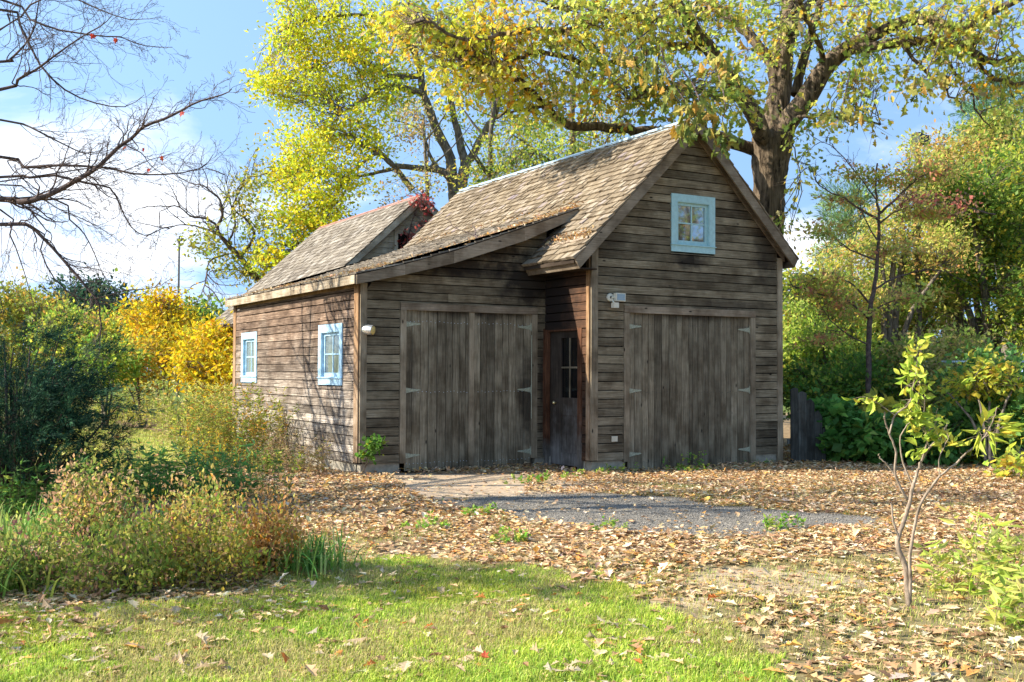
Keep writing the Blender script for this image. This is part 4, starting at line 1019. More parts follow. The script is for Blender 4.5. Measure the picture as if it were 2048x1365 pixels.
plant('maple_tree', 'tall yellow-green maple with forked grey trunk rising behind the barn ridge', 'tree', [(*b_[:4], b_[4]*1.24, b_[5]*1.24, int(b_[6]*.82)) for b_ in mblobs], YG+[(1.5, (.90, .62, .04))], .12, 34, .37, base=mbase, limbs=ml, shape='oval', wmat=m_bark, r0=.3, twr=.012, sub=3)

# three slender trees behind the ridge
def slim(u, vtop, d, r, blobs, label, pal, extra=()):
    b = PW(u, 700, d); b[2] = 0
    pts = [b+np.array([0, 0, -.1])]+[PW(u+random.uniform(-4, 4), v, d) for v in np.linspace(560, vtop, 7)]
    lim = [(pts, r, r*.35, 8)]
    for i in range(6):
        j = random.randint(2, 6); p = pts[j]; e = p+np.array([random.uniform(-1.6, 1.6), random.uniform(-1, 1), random.uniform(.6, 1.8)])
        lim.append(([p, (p+e)/2+np.array([0, 0, -.1]), e], r*.4, r*.12, 5))
    plant('slender_tree', label, 'tree', blobs, pal, .10, 30, .34, base=b, limbs=lim, r0=.2, group='slender trees behind the barn', wmat=m_bark)
slim(851, 230, 31, .09, [(830, 250, 50, 50, 31, 1.5, 26), (800, 380, 60, 50, 31, 1, 14), (870, 330, 30, 60, 31, 1, 8)], 'slender nearly bare tree showing over the creeper covered shed peak', [(2, (.50, .34, .16)), (2, (.48, .46, .10))])
slim(983, 150, 30, .12, [(1000, 320, 70, 40, 30, 1.5, 34), (960, 370, 60, 40, 30, 1.2, 20), (1040, 280, 50, 50, 30, 1.2, 22)], 'slender green tree just right of the forked maple', GRNY)
slim(1146, 130, 29, .16, [(1120, 300, 90, 50, 29, 1.6, 55), (1060, 330, 70, 40, 29, 1.4, 34), (1200, 250, 80, 40, 29, 1.4, 30), (1010, 390, 60, 30, 29, 1, 20)], 'grey slender trunk behind the middle of the barn ridge', GRNY)

# ------------------------------------------------------------------ generic growth for bare trees
def grow(p, d, L, r, lev, out, kink=.22, droop=.0, nch=(4, 4, 3), ang=.9, seg=6):
    pts = [p]; d = unit(d); sl = L/seg
    for i in range(seg):
        d = unit(d+rng.standard_normal(3)*kink*(.5 if lev == 0 else 1)+np.array([0, 0, -droop])); p = p+d*sl; pts.append(p)
    out.append((pts, r, max(.0026, r*.35), 6 if r > .02 else (4 if r > .008 else 3)))
    if lev >= len(nch): return
    for c in range(nch[lev]):
        t = rng.uniform(.2, 1.0); i = min(seg-1, int(t*seg)); q = pts[i]+(pts[i+1]-pts[i])*(t*seg-i)
        base_d = unit(pts[i+1]-pts[i]); nd = unit(base_d+unit(np.cross(base_d, rng.standard_normal(3)))*ang*rng.uniform(.6, 1.2))
        grow(q, nd, L*rng.uniform(.35, .62), r*(1-.55*t)*.55, lev+1, out, kink, droop, nch, ang, max(3, seg-1))
# near bare tree, trunk outside the left edge
BD = 15.2
bb = np.array([-10.35, 1.35, 0.0])
bare = root('bare_tree', tuple(bb), label='leafless tree reaching in from the left edge with a few red leaves', cat='tree')
bl = []
tr = [bb+np.array([0, 0, -.1]), bb+np.array([.05, 0, 1.2]), bb+np.array([-.05, .1, 2.6]), bb+np.array([.1, .05, 4.2]), bb+np.array([0, 0, 6.0]), bb+np.array([.2, .1, 8.0])]
bl.append((tr, .13, .05, 10))
prim = [
 ([(0, 399), (38, 406), (94, 392), (155, 359), (197, 333), (235, 295), (263, 277), (286, 256), (328, 239), (366, 220), (403, 202), (446, 190), (464, 178)], .040, .006, -.4),
 ([(0, 450), (52, 450), (84, 474), (122, 516), (155, 553), (183, 586), (199, 614), (200, 650), (200, 700)], .030, .007, .3),
 ([(0, 314), (47, 335), (117, 331), (201, 334), (262, 347), (328, 350), (399, 338), (427, 310)], .026, .005, .6),
 ([(0, 180), (35, 160), (70, 140), (105, 115), (160, 75), (200, 55), (225, 30)], .026, .005, 0.),
 ([(0, 124), (20, 118), (50, 90), (70, 50), (80, -10)], .022, .008, -.6),
 ([(0, 20), (40, 50), (80, 130), (130, 180), (190, 205), (250, 215), (290, 190)], .022, .004, .8),
 ([(0, 355), (60, 356), (110, 352), (170, 365), (220, 376), (240, 410), (262, 455), (290, 470), (315, 462)], .020, .004, -.2),
 ([(0, 0), (60, 40), (120, 60), (180, 70), (240, 75), (290, 92), (345, 96)], .018, .004, .3),
 ([(60, 450), (80, 500), (110, 560), (170, 600), (250, 582), (310, 575), (322, 556)], .012, .004, .1),
 ([(0, 60), (60, 10), (130, -10), (200, 20), (260, 40), (310, 36)], .018, .004, 1.0),
 ([(0, 240), (60, 255), (110, 280), (150, 300), (180, 310), (220, 300)], .016, .003, -.8),
 ([(94, 392), (140, 440), (170, 470), (190, 510), (210, 560), (230, 575)], .014, .003, -.2),
 ([(0, 420), (20, 470), (40, 520), (55, 570), (70, 620)], .016, .004, .9),
 ([(197, 333), (240, 345), (300, 320), (350, 305)], .010, .003, -.3),
 ([(0, 370), (60, 385), (120, 420), (200, 455), (260, 500)], .014, .003, .7),
]
for seq, r0_, r1_, dz in prim:
    P = PP(seq, BD+dz, BD+dz+rng.uniform(-.5, .5))
    j = 2+(1 if seq[0][1] < 300 else 0); a0 = tr[j]; 
    P = [a0, (a0*1.3+P[0]*.7)/2+np.array([0, 0, .1])]+P
    bl.append((P, r0_*1.25, r1_, 6))
    S_ = smooth_path(P[2:], 3); n = len(S_)
    for i in range(1, n):
        if rng.random() < .8:
            for _ in range(rng.integers(1, 3)):
                bd = unit(S_[i]-S_[i-1]); nd = unit(bd+unit(np.cross(bd, rng.standard_normal(3)))*rng.uniform(.5, 1.1)+np.array([0, 0, rng.uniform(-.35, .35)]))
                t = i/n; grow(S_[i], nd, rng.uniform(.35, .95)*(1.1-.5*t), (r0_*(1-t)+r1_*t)*.42, 1, bl, .26, .0, (9, 3, 3), .8, 5)
for k in range(9):
    z0 = rng.uniform(3, 7.5); th = rng.uniform(0, 6.28); grow(bb+np.array([0, 0, z0]), np.array([math.cos(th), math.sin(th), .5]), rng.uniform(1.5, 3), .035, 0, bl, .2, 0, (4, 3, 2))
mb, _ = limb_mesh(bl, wob=.006, k=2); wood_part('trunk', mb, bb, m_bark_twig, bare)
redleaf = big_leaf_meshes('maple', [(0, (.62, .05, .03)), (1, (.75, .14, .05))], .085, 'red_leaf')
rp = [PW(u, v, BD-.3) for (u, v) in [(188, 68), (233, 75), (250, 291), (289, 295), (323, 310), (298, 336), (366, 221)]]
place_leaves(bare, bb, rp, rng.standard_normal((7, 3))*.4+np.array([0, 0, -1]), redleaf, .9, 1.4)

# half bare tree left behind the shed
HD = 32.0
hbx = PW(560, 700, HD); hbx[2] = 0; hl = []
for seq, r0_, r1_ in [
 ([(560, 690), (545, 590), (509, 552), (480, 515), (455, 489), (440, 470), (435, 457), (445, 424), (435, 395), (403, 370)], .11, .02),
 ([(435, 457), (429, 447), (405, 436), (384, 434), (351, 412), (319, 424)], .045, .01),
 ([(458, 508), (422, 521), (413, 547), (409, 570), (396, 602)], .035, .008),
 ([(509, 552), (474, 540), (442, 540)], .03, .012),
 ([(480, 515), (509, 473), (493, 440), (467, 418), (480, 380), (500, 340)], .05, .01),
 ([(440, 470), (400, 455), (360, 450), (330, 462)], .035, .008), ([(455, 489), (470, 450), (460, 400), (450, 350)], .04, .008)]:
    P = PP(seq, HD, HD-.5); P[0][2] = max(P[0][2], 0.0); hl.append((P, r0_, r1_, 7)); S_ = smooth_path(P[1:], 3)
    for i in range(1, len(S_)):
        if rng.random() < .85:
            bd = unit(S_[i]-S_[i-1]); nd = unit(bd+unit(np.cross(bd, rng.standard_normal(3)))*.9+np.array([0, 0, .15]))
            grow(S_[i], nd, rng.uniform(.6, 1.7), .018, 1, hl, .25, 0, (9, 4, 3), .8, 5)
plant('half_bare_tree', 'half bare tree with thin pale leaves left of the shed roof', 'tree',
      [(440, 490, 70, 40, 31.5, 1, 26), (500, 420, 40, 70, 31.5, 1, 30), (480, 540, 40, 20, 31.5, .6, 14), (520, 330, 30, 50, 31.5, 1, 8), (530, 520, 40, 50, 31.5, 1, 24)], [(3, (.40, .42, .06)), (2, (.5, .42, .06)), (1, (.2, .3, .05))], .12, 26, .36, base=hbx, limbs=hl, r0=.2, wmat=m_bark_twig, sub=2)

# tree out of frame on the left: it is what shades the front of the litter
plant('small_tree', 'small yellowing tree standing left of the lawn near the bare tree', 'tree', [], YG, .09, 30, .3) if False else None
sb_ = np.array([-13.4, -2.9, 0.0]); sc_ = []
for i in range(30):
    q = unit(rng.standard_normal(3))*rng.random()**.4; sc_.append(sb_+np.array([q[0]*1.7, q[1]*1.4, 5.0+q[2]*1.5]))
sc_ = np.array(sc_); st = root('young_maple', tuple(sb_), label='young maple with yellow leaves standing outside the left edge of the lawn', cat='tree')
leafpart('crown', [cluster_leaves(sc_, 42, .34, .10, YG, 'wide')], sb_, m_leaf, st)
mb, smp = limb_mesh([([sb_, sb_+np.array([.1, 0, 1.5]), sb_+np.array([0, .1, 3.2]), sb_+np.array([.1, 0, 5.2])], .10, .03)]+[([sb_+np.array([0, .05, 2.4+.2*i]), (sc_[i]+sb_+np.array([0, 0, 3]))/2, sc_[i]], .035, .01, 5) for i in range(8)])
wood_part('trunk', twigs(sc_, smp, .01, 2, .3, mb=mb), sb_, m_bark, st)

# ------------------------------------------------------------------ juniper, left edge
def conifer_sprays(blobs, n_per, L, pal, base, upness=.5, needle=.05, wid=.07):
    "upward pointing sprays: short branchlets covered in scale leaves"
    CC = blob_centers(blobs); n = len(CC); axisp = np.array([base[0], base[1], 0])
    outd = CC-axisp; outd[:, 2] = 0; outd = unit(outd)
    D = unit(outd*rng.uniform(.3, 1.0, (n, 1))+np.array([0, 0, upness])+rng.standard_normal((n, 3))*.3)
    t = rng.random((n, n_per, 1)); lat = rng.standard_normal((n, n_per, 3))*wid*(1.15-t)
    C = CC[:, None, :]+D[:, None, :]*(t*L)+lat
    dirs = D[:, None, :]+lat*(.9/wid)*.5+rng.standard_normal((n, n_per, 3))*.25
    N_ = n*n_per; C = C.reshape(-1, 3); dirs = dirs.reshape(-1, 3)
    return CC, leaf_arrays(C, dirs, needle*rng.uniform(.6, 1.4, N_), palette(pal, N_, n_per, .25), 'needle')
jb = PW(20, 940, 10.6); jb[2] = 0
jblobs = [(20, 785, 120, 72, 10.8, .8, 310), (-10, 860, 140, 72, 10.4, .9, 280), (110, 775, 60, 40, 10.6, .5, 90), (95, 850, 75, 50, 10.4, .5, 110), (190, 800, 34, 16, 10.5, .2, 20), (170, 715, 24, 16, 10.6, .2, 12), (-60, 900, 150, 60, 10.6, .8, 120), (235, 870, 30, 14, 10.5, .25, 10), (50, 680, 90, 30, 11, .5, 60), (60, 925, 150, 35, 10.3, .6, 90), (250, 815, 18, 8, 10.5, .1, 7), (175, 905, 40, 20, 10.4, .3, 20)]
CC, jl = conifer_sprays([(*b_[:6], int(b_[6]*.7)) for b_ in jblobs], 130, .36, JUN, jb, .12, .042, .036)
jun = root('juniper', tuple(jb), label='dark blue-green juniper bush at the left edge', cat='shrub')
leafpart('crown', [jl], jb, m_needle, jun)
jl_ = [([jb+np.array([0, 0, -.1]), (jb+CC[i])/2+np.array([0, 0, -.05]), CC[i]], .03, .006, 5) for i in rng.choice(len(CC), 60, replace=False)]
mb, _ = limb_mesh(jl_); wood_part('trunk', mb, jb, m_bark_twig, jun)

# ------------------------------------------------------------------ left background
def bg(name, label, cat, u, v, ru, rv, d, rd, n, pal, ls=.10, per=40, crad=.38, **k):
    bl_ = [(u, v, ru, rv, d, rd, n)]+k.pop('more', [])
    return plant(name, label, cat, bl_, pal, ls, per, crad, **k)
bg('golden_shrub', 'bright golden shrub left of the barn, the one touching its back corner', 'shrub', 430, 700, 50, 60, 26, 1.2, 90, GOLD, .11, 50, more=[(400, 730, 50, 50, 24.5, 1, 50), (455, 760, 30, 40, 24, .7, 26)], r0=.03, group='golden shrubs left of the barn')
bg('golden_shrub', 'tall golden shrub below the thin lamp pole', 'shrub', 315, 650, 55, 58, 29, 1.5, 90, GOLD, .11, 50, more=[(350, 690, 60, 50, 28, 1.2, 60), (320, 612, 30, 25, 29, .8, 16)], group='golden shrubs left of the barn')
bg('golden_shrub', 'orange tinted shrub with a dark hollow under it behind the meadow', 'shrub', 285, 725, 55, 45, 27, 1.2, 60, [(3, (.60, .42, .03)), (2, (.5, .3, .05)), (2, (.25, .28, .04))], .10, 40, group='golden shrubs left of the barn')
bg('green_shrub', 'green and yellow thicket behind the juniper', 'shrub', 170, 670, 90, 60, 31, 2, 120, GRNY, .13, 46, group='thicket beyond the meadow')
bg('green_shrub', 'pale yellow-green thicket at the far left edge', 'shrub', 40, 620, 90, 55, 34, 2, 120, [(3, (.42, .40, .06)), (3, (.26, .33, .05)), (1, (.55, .35, .06))], .13, 46, group='thicket beyond the meadow', more=[(20, 700, 90, 60, 33, 2, 70)])
bg('green_shrub', 'darker green low thicket right of the juniper', 'shrub', 215, 730, 60, 50, 25, 1.2, 70, GRN, .11, 40, group='thicket beyond the meadow')
bg('evergreen_tree', 'dark distant evergreen above the thicket, left of the pole', 'tree', 185, 598, 50, 34, 48, 2, 60, DARKG, .2, 40, .7, more=[(215, 625, 45, 30, 47, 2, 40), (150, 620, 40, 30, 48, 2, 30)], r0=.15)
bg('green_tree', 'round green tree far away beside the lamp pole', 'tree', 400, 630, 40, 26, 50, 2, 34, GRN, .2, 36, .6, r0=.12)
# far wood that closes the horizon
CC = []; 
for i in range(520):
    an = rng.uniform(-.95, .95)+YAW; dist = rng.uniform(75, 110); CC.append(CAM+np.array([math.sin(an)*dist, math.cos(an)*dist, 0])+np.array([0, 0, rng.uniform(-1, 3.2)+1.6*math.sin(an*9)]))
CC = np.array(CC); fw = leafpart('far_woods', [cluster_leaves(CC, 150, 1.9, .34, GRNY+[(1, (.5, .4, .06))], 'wide')], np.zeros(3), m_leaf, None); fw['label'] = 'low line of autumn woods along the horizon'
# lamp pole
pb = PW(355, 740, 60); pb[2] = 0; pole = root('lamp_pole', tuple(pb), label='thin dark lamp pole standing far behind the golden shrubs', cat='lamp pole')
ht = PW(354, 482, 60)[2]; m = MB(); m.bar((0, 0, 0), (0, 0, ht), .085, 8, .05); m.build('pole', m_pole, pole); m = MB(); m.box(-.13, .13, -.1, .1, ht, ht+.14); m.bar((0, 0, ht+.1), (0, 0, ht+.3), .04, 6); m.build('lamp_head', m_pole, pole)

# meadow weeds in the left middle
def stalks(n, region, hmin, hmax, pal, lsize, nl, base, lean=.25, shape='lance', seedheads=True, r=.003, leafmat=None):
    "n upright stalks with leaves. region() -> (x,y)"
    mb = MB(); Ls = []
    for i in range(n):
        x, y = region(); z = float(gz(x, y)); h = rng.uniform(hmin, hmax); d = rng.standard_normal(2)*lean*h
        P = np.array([[x, y, z-.02], [x+d[0]*.25, y+d[1]*.25, z+h*.5], [x+d[0], y+d[1], z+h]])
        V, F = tube(smooth_path(P, 3), np.linspace(r, r*.4, 7), 3); mb.addnp(V, F)
        t = rng.uniform(.12, 1, nl)[:, None]; C = P[0]*(1-t)**2+2*P[1]*t*(1-t)+P[2]*t**2
        Ls.append((C, rng.standard_normal((nl, 3))*np.array([1, 1, .4])+np.array([0, 0, .35])))
    C = np.vstack([a_[0] for a_ in Ls]); D = np.vstack([a_[1] for a_ in Ls])
    lv = leaf_arrays(C, D, lsize*rng.uniform(.5, 1.3, len(C)), palette(pal, len(C), nl), shape)
    return mb, lv
def stalk_plant(name, label, cat, n, cx, cy, rx, ry, hmin, hmax, pal, lsize, nl, group=None, shape='lance', lean=.2, wmat=None, r=.003):
    base = np.array([cx, cy, float(gz(cx, cy))]); rt = root(name, tuple(base), label=label, cat=cat, group=group)
    def reg():
        a_ = rng.uniform(0, 6.28); q = math.sqrt(rng.random()); return cx+rx*q*math.cos(a_), cy+ry*q*math.sin(a_)
    mb, lv = stalks(n, reg, hmin, hmax, pal, lsize, nl, base, lean, shape, r=r)
    leafpart('foliage', [lv], base, m_leaf, rt); wood_part('stem', mb, base, wmat or m_stem, rt)['kind'] = 'stuff'; return rt
MW = [(3, (.52, .54, .13)), (2, (.62, .52, .22)), (2, (.36, .46, .08)), (1, (.72, .62, .10))]
for (u, v, d, rx, ry, n, h, lab, pal) in [(300, 860, 27, 1.5, .8, 130, 1.0, 'tall dry meadow weeds below the golden shrubs', MW), (405, 860, 22, 1.1, 1.0, 150, 1.25, 'tangle of yellow-green weeds left of the barn wall', MW),
                                     (230, 840, 30, 1.5, 1.0, 90, .8, 'pale meadow weeds just right of the juniper', MW), (470, 880, 17, .8, .8, 120, 1.25, 'tall weeds at the back corner of the side wall', [(3, (.26, .32, .05)), (2, (.46, .42, .08)), (1, (.55, .3, .05))])]:
    g0 = PW(u, v, d); stalk_plant('meadow_weeds', lab, 'weeds', n, g0[0], g0[1], rx, ry, h*.45, h, pal, .09, 34, 'weeds in the meadow left of the barn', lean=.3)
# weeds along the side wall
for (x, y, rx, ry, n, h0, h1, lab, pal, sh) in [(-3.45, 1.75, .30, .35, 60, .25, .62, 'dry brown twiggy weeds at the front corner of the side wall', TAN+[(2, (.4, .36, .06))], 'lance'),
        (-3.6, 2.9, .38, .6, 90, .3, .85, 'brown dead weed clump under the near side window', TAN+[(1, (.3, .3, .06))], 'lance'), (-3.9, 1.9, .4, .35, 50, .15, .4, 'low green weeds before the brown weed clump', GRNY, 'oval'),
        (-3.75, 4.2, .45, .7, 110, .4, 1.15, 'green weeds with yellow tips in the middle of the side wall', GRNY+[(2, (.6, .45, .05))], 'oval'), (-4.3, 3.2, .5, .7, 110, .3, .85, 'yellow flowering weeds in front of the side wall', [(3, (.25, .32, .05)), (3, (.60, .50, .05)), (1, (.65, .35, .03))], 'oval'),
        (-3.8, 5.9, .5, .8, 90, .5, 1.4, 'tall green weeds below the far side window', GRNY, 'oval'), (-4.2, 4.3, .35, .5, 50, .3, .75, 'loose weed clump between the side wall and the meadow', MW, 'oval')]:
    stalk_plant('wall_weeds', lab, 'weeds', int(n*.6), x, y, rx, ry, h0*.8, h1*.85, pal, .06 if sh == 'lance' else .045, 20, 'weeds along the side wall', sh, lean=.28)
# leafy sprig at the corner post
plant('corner_sprig', 'green leafy sprig sticking out at the left front corner board', 'plant', [(750, 890, 28, 14, 14.05, .15, 9), (735, 908, 18, 10, 14.1, .1, 5)], [(3, (.10, .22, .03)), (1, (.3, .36, .04))], .062, 16, .07, base=(-2.98, 1.02, 0), shape='wide', nstem=4, r0=.006, twr=.004, sub=1)
# ------------------------------------------------------------------ red creeper on the shed peak
vb = np.array([1.42, 8.40, 0.0]); vine = root('creeper_vine', tuple(vb), label='red virginia creeper hanging over the cream shed peak', cat='vine')
vc = blob_centers([(842, 402, 24, 9, 23.05, .12, 26), (858, 418, 12, 12, 23.0, .1, 12), (818, 472, 20, 13, 23.05, .08, 22), (848, 445, 8, 18, 23.05, .06, 12), (828, 408, 14, 10, 22.95, .1, 8), (806, 488, 10, 10, 23.0, .05, 6)])
leafpart('foliage', [cluster_leaves(vc[::2], 5, .12, .072, REDV, 'maple', down=.5)], vb, m_leaf, vine)
mb, smp = limb_mesh([([np.array([1.3, 8.5, 0]), np.array([1.15, 8.5, 2.2]), np.array([1.1, 8.5, 4.2]), np.array([1.42, 8.45, 5.2])], .02, .01, 5)]); wood_part('stem', twigs(vc, smp, .006, 1, .1, mb=mb), vb, m_bark_twig, vine)

# ------------------------------------------------------------------ right hand side
def rb(name, label, cat, blobs, pal, ls=.09, per=40, crad=.32, **k): return plant(name, label, cat, blobs, pal, ls, per, crad, **k)
PALE = [(3, (.38, .46, .08)), (3, (.54, .52, .12)), (3, (.22, .32, .05)), (1, (.66, .46, .16))]
GT = 'trees of the hedge right of the barn'
rb('hedge_tree', 'tall pale green tree at the top right edge', 'tree', [(2010, 300, 70, 80, 30, 2, 95), (2060, 420, 60, 120, 29, 2, 90), (1960, 260, 40, 40, 30, 1.2, 26)], PALE, .12, 40, .4, r0=.16, group=GT, nstem=7)
rb('hedge_tree', 'yellowish tree with orange tips right of the wooden pole', 'tree', [(1930, 340, 60, 60, 28, 1.5, 70), (1900, 440, 70, 60, 28, 1.5, 85), (1880, 300, 30, 30, 27.5, .8, 16)], [(3, (.50, .46, .09)), (2, (.36, .42, .06)), (2, (.66, .40, .12)), (1, (.6, .5, .1))], .11, 40, .4, r0=.14, group=GT, nstem=7)
rb('hedge_tree', 'green tree crown in the middle of the right edge', 'tree', [(1990, 520, 80, 80, 26, 1.8, 140), (1900, 560, 80, 60, 26, 1.5, 100), (2060, 620, 60, 80, 24, 1.4, 80), (1950, 420, 90, 60, 25, 1.5, 90), (2030, 380, 50, 90, 25, 1.4, 80), (1900, 380, 40, 50, 24.5, 1, 30)], GRN+[(1, (.6, .6, .1))], .11, 44, .38, r0=.14, group=GT, nstem=7)
rb('hedge_tree', 'light green tree left of the wooden pole', 'tree', [(1790, 560, 60, 50, 27, 1.4, 75), (1830, 620, 70, 50, 26, 1.4, 80), (1760, 640, 60, 40, 26, 1.2, 55)], PALE, .11, 42, .36, r0=.12, group=GT, nstem=6)
rb('hedge_tree', 'loose green tree just right of the barn gable', 'tree', [(1620, 650, 55, 45, 23, 1.2, 85), (1600, 720, 45, 50, 22, 1, 75), (1680, 690, 60, 45, 23, 1.2, 90), (1585, 590, 25, 60, 23, .8, 24), (1640, 580, 55, 35, 23, .8, 46)], GRNY, .10, 40, .32, r0=.10, group=GT, nstem=6)
rb('hedge_shrub', 'dense dark green shrub beside the old plank stub', 'shrub', [(1640, 790, 60, 50, 19.5, .9, 90), (1720, 770, 60, 60, 19.5, .9, 90), (1600, 770, 30, 40, 20, .6, 30)], [(4, (.14, .28, .05)), (2, (.26, .42, .06)), (1, (.52, .54, .08))], .09, 44, .28, group='shrubs of the right hedge', nstem=9)
rb('hedge_shrub', 'olive shrub with brown twigs behind the sapling', 'shrub', [(1820, 740, 60, 60, 19.5, .9, 85), (1880, 790, 60, 60, 19, .9, 85), (1900, 700, 70, 40, 20.5, .9, 60)], [(3, (.38, .44, .09)), (2, (.56, .44, .16)), (2, (.22, .32, .06))], .085, 40, .28, group='shrubs of the right hedge', nstem=9)
rb('hedge_shrub', 'broad green shrub with yellow leaf sprays at the right edge', 'shrub', [(1970, 770, 60, 60, 17.5, .8, 90), (2040, 810, 50, 90, 16.5, .8, 100), (1960, 860, 70, 60, 17, .7, 90)], [(4, (.14, .32, .08)), (3, (.24, .44, .10)), (1, (.66, .62, .08))], .10, 36, .24, shape='wide', group='shrubs of the right hedge', nstem=9)
rb('hedge_shrub', 'yellow leaved branches in front of the right edge shrub', 'shrub', [(1990, 750, 60, 26, 16.2, .4, 26), (2030, 930, 35, 18, 14.4, .3, 12), (1920, 770, 50, 18, 16.5, .4, 18)], [(3, (.66, .64, .08)), (1, (.72, .50, .07)), (2, (.4, .52, .08))], .095, 16, .22, shape='wide', group='shrubs of the right hedge', flat=.5, nstem=5)
rb('leafy_shrub', 'low shrub of large glossy green leaves before the hedge', 'shrub', [(1680, 870, 45, 45, 17.2, .5, 75), (1740, 880, 45, 40, 17, .5, 70), (1660, 830, 30, 25, 17.5, .4, 26), (1790, 890, 40, 35, 17, .5, 40), (1850, 890, 50, 40, 16.8, .5, 60)], [(4, (.11, .28, .06)), (3, (.17, .38, .08)), (1, (.32, .50, .10))], .15, 22, .17, shape='wide', flat=.55, nstem=10)
rb('leafy_shrub', 'yellow large leaved plant glowing behind the sapling', 'shrub', [(1790, 860, 30, 22, 17.4, .3, 18), (1760, 820, 26, 18, 17.6, .3, 12), (1850, 830, 40, 20, 17.6, .3, 16)], [(3, (.66, .58, .08)), (1, (.5, .5, .08))], .17, 12, .15, shape='wide', flat=.5, nstem=5)
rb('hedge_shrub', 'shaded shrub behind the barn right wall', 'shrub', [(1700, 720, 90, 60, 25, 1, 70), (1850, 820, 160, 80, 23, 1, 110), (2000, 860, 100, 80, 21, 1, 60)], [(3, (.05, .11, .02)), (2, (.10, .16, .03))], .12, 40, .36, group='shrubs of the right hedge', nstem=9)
rb('hedge_tree', 'feathery green and gold tree filling the gap beside the gable', 'tree', [(1700, 600, 70, 50, 24, 1.2, 95), (1670, 530, 50, 45, 25, 1, 46), (1760, 480, 60, 50, 25, 1.2, 66), (1800, 410, 50, 40, 25.5, 1, 34), (1850, 350, 40, 50, 24, 1, 34), (1880, 500, 60, 60, 24, 1.2, 60), (1840, 290, 24, 20, 24, .6, 8)],
   [(3, (.56, .58, .12)), (2, (.70, .56, .16)), (2, (.40, .50, .08)), (1, (.72, .42, .14))], .085, 34, .32, r0=.10, group=GT, nstem=8)
rb('hedge_tree', 'bright green young tree left of the understory trunk', 'tree', [(1625, 690, 50, 50, 21, .9, 60), (1700, 730, 60, 40, 21, .9, 50), (1600, 640, 26, 40, 21.5, .6, 18)], [(3, (.40, .54, .08)), (2, (.60, .66, .12)), (1, (.26, .38, .06))], .085, 36, .28, r0=.06, group=GT, nstem=7)
# pine
pn = PW(1700, 760, 36); pn[2] = 0
CC, pl = conifer_sprays([(1700, 410, 36, 26, 36, .8, 34), (1695, 460, 44, 28, 36, 1, 44), (1680, 520, 40, 30, 36, 1, 30), (1720, 500, 40, 40, 36, 1, 30)], 90, .7, [(3, (.20, .34, .14)), (2, (.32, .44, .18)), (1, (.12, .22, .10))], pn, .5, .16, .16)
pine = root('pine_tree', tuple(pn), label='pale blue-green pine top rising behind the small bare-branched tree', cat='tree'); leafpart('crown', [pl], pn, m_needle, pine)
mb, _ = limb_mesh([([pn, PW(1700, 560, 36), PW(1703, 390, 36)], .16, .05, 7)]+[([PW(1702, v, 36), CC[i]], .03, .01, 4) for i, v in zip(rng.choice(len(CC), 24), np.linspace(400, 540, 24))]); wood_part('trunk', mb, pn, m_bark, pine)
pn2 = PW(2010, 800, 44); pn2[2] = 0
CC, pl = conifer_sprays([(2000, 210, 60, 40, 44, 1.5, 60), (1990, 270, 80, 40, 44, 1.8, 60), (2050, 180, 40, 40, 44, 1.5, 40)], 90, .8, [(3, (.10, .22, .11)), (2, (.18, .32, .15))], pn2, .4, .18, .2)
pine2 = root('pine_tree', tuple(pn2), label='darker pine behind the tall trees at the top right corner', cat='tree'); leafpart('crown', [pl], pn2, m_needle, pine2)
mb, _ = limb_mesh([([pn2, PW(2008, 400, 44), PW(2005, 180, 44)], .22, .05, 7)]); wood_part('trunk', mb, pn2, m_bark, pine2)
# wooden pole
up = PW(1838, 760, 25); up[2] = 0; zt_ = PW(1838, 276, 25)[2]
upo = root('wooden_pole', tuple(up), label='old wooden pole with a black lamp box rising through the right hedge', cat='pole')
V, F = tube([(0, 0, 0), (0, 0, zt_*.5), (0, 0, zt_)], [.09, .075, .065], 10); m = MB(); m.addnp(V, F); m.build('pole', m_postw, upo)
m = MB(); m.box(-.08, .28, -.13, .10, zt_-.10, zt_+.10); m.build('lamp_box', m_black, upo); m = MB(); m.box(-.10, .08, -.12, .09, zt_+.101, zt_+.14); m.build('cap', m_black, upo)
# understory tree
ud = 18.6; ub = PW(1737, 900, ud); ub[2] = 0
ul = [([ub]+PP([(1738, 840), (1737, 700), (1741, 620), (1748, 580), (1755, 520), (1757, 440), (1752, 380), (1753, 326)], ud), .062, .014, 8),
 (PP([(1742, 610), (1700, 566), (1650, 556), (1605, 566)], ud, ud-.6), .020, .005), (PP([(1748, 580), (1800, 552), (1860, 540), (1900, 548)], ud, ud+.5), .020, .005),
 (PP([(1757, 440), (1720, 418), (1690, 398), (1640, 372), (1620, 330)], ud, ud-.6), .024, .005), (PP([(1756, 430), (1790, 400), (1820, 370), (1850, 350), (1900, 340)], ud, ud-.3), .024, .005),
 (PP([(1756, 450), (1800, 420), (1860, 418), (1900, 430)], ud, ud-.4), .018, .004), (PP([(1750, 520), (1700, 500), (1660, 470), (1620, 460)], ud, ud+.5), .018, .004),
 (PP([(1740, 640), (1690, 600), (1640, 590), (1600, 575), (1575, 580)], ud, ud-.5), .020, .004), (PP([(1741, 625), (1790, 600), (1850, 600)], ud, ud+.4), .016, .004),
 (PP([(1754, 480), (1730, 440), (1720, 400), (1722, 350)], ud, ud+.5), .014, .004), (PP([(1738, 690), (1700, 672), (1660, 640), (1640, 610)], ud, ud-.5), .015, .004), (PP([(1752, 400), (1700, 330), (1660, 290), (1640, 285)], ud, ud), .012, .003)]
gl = []
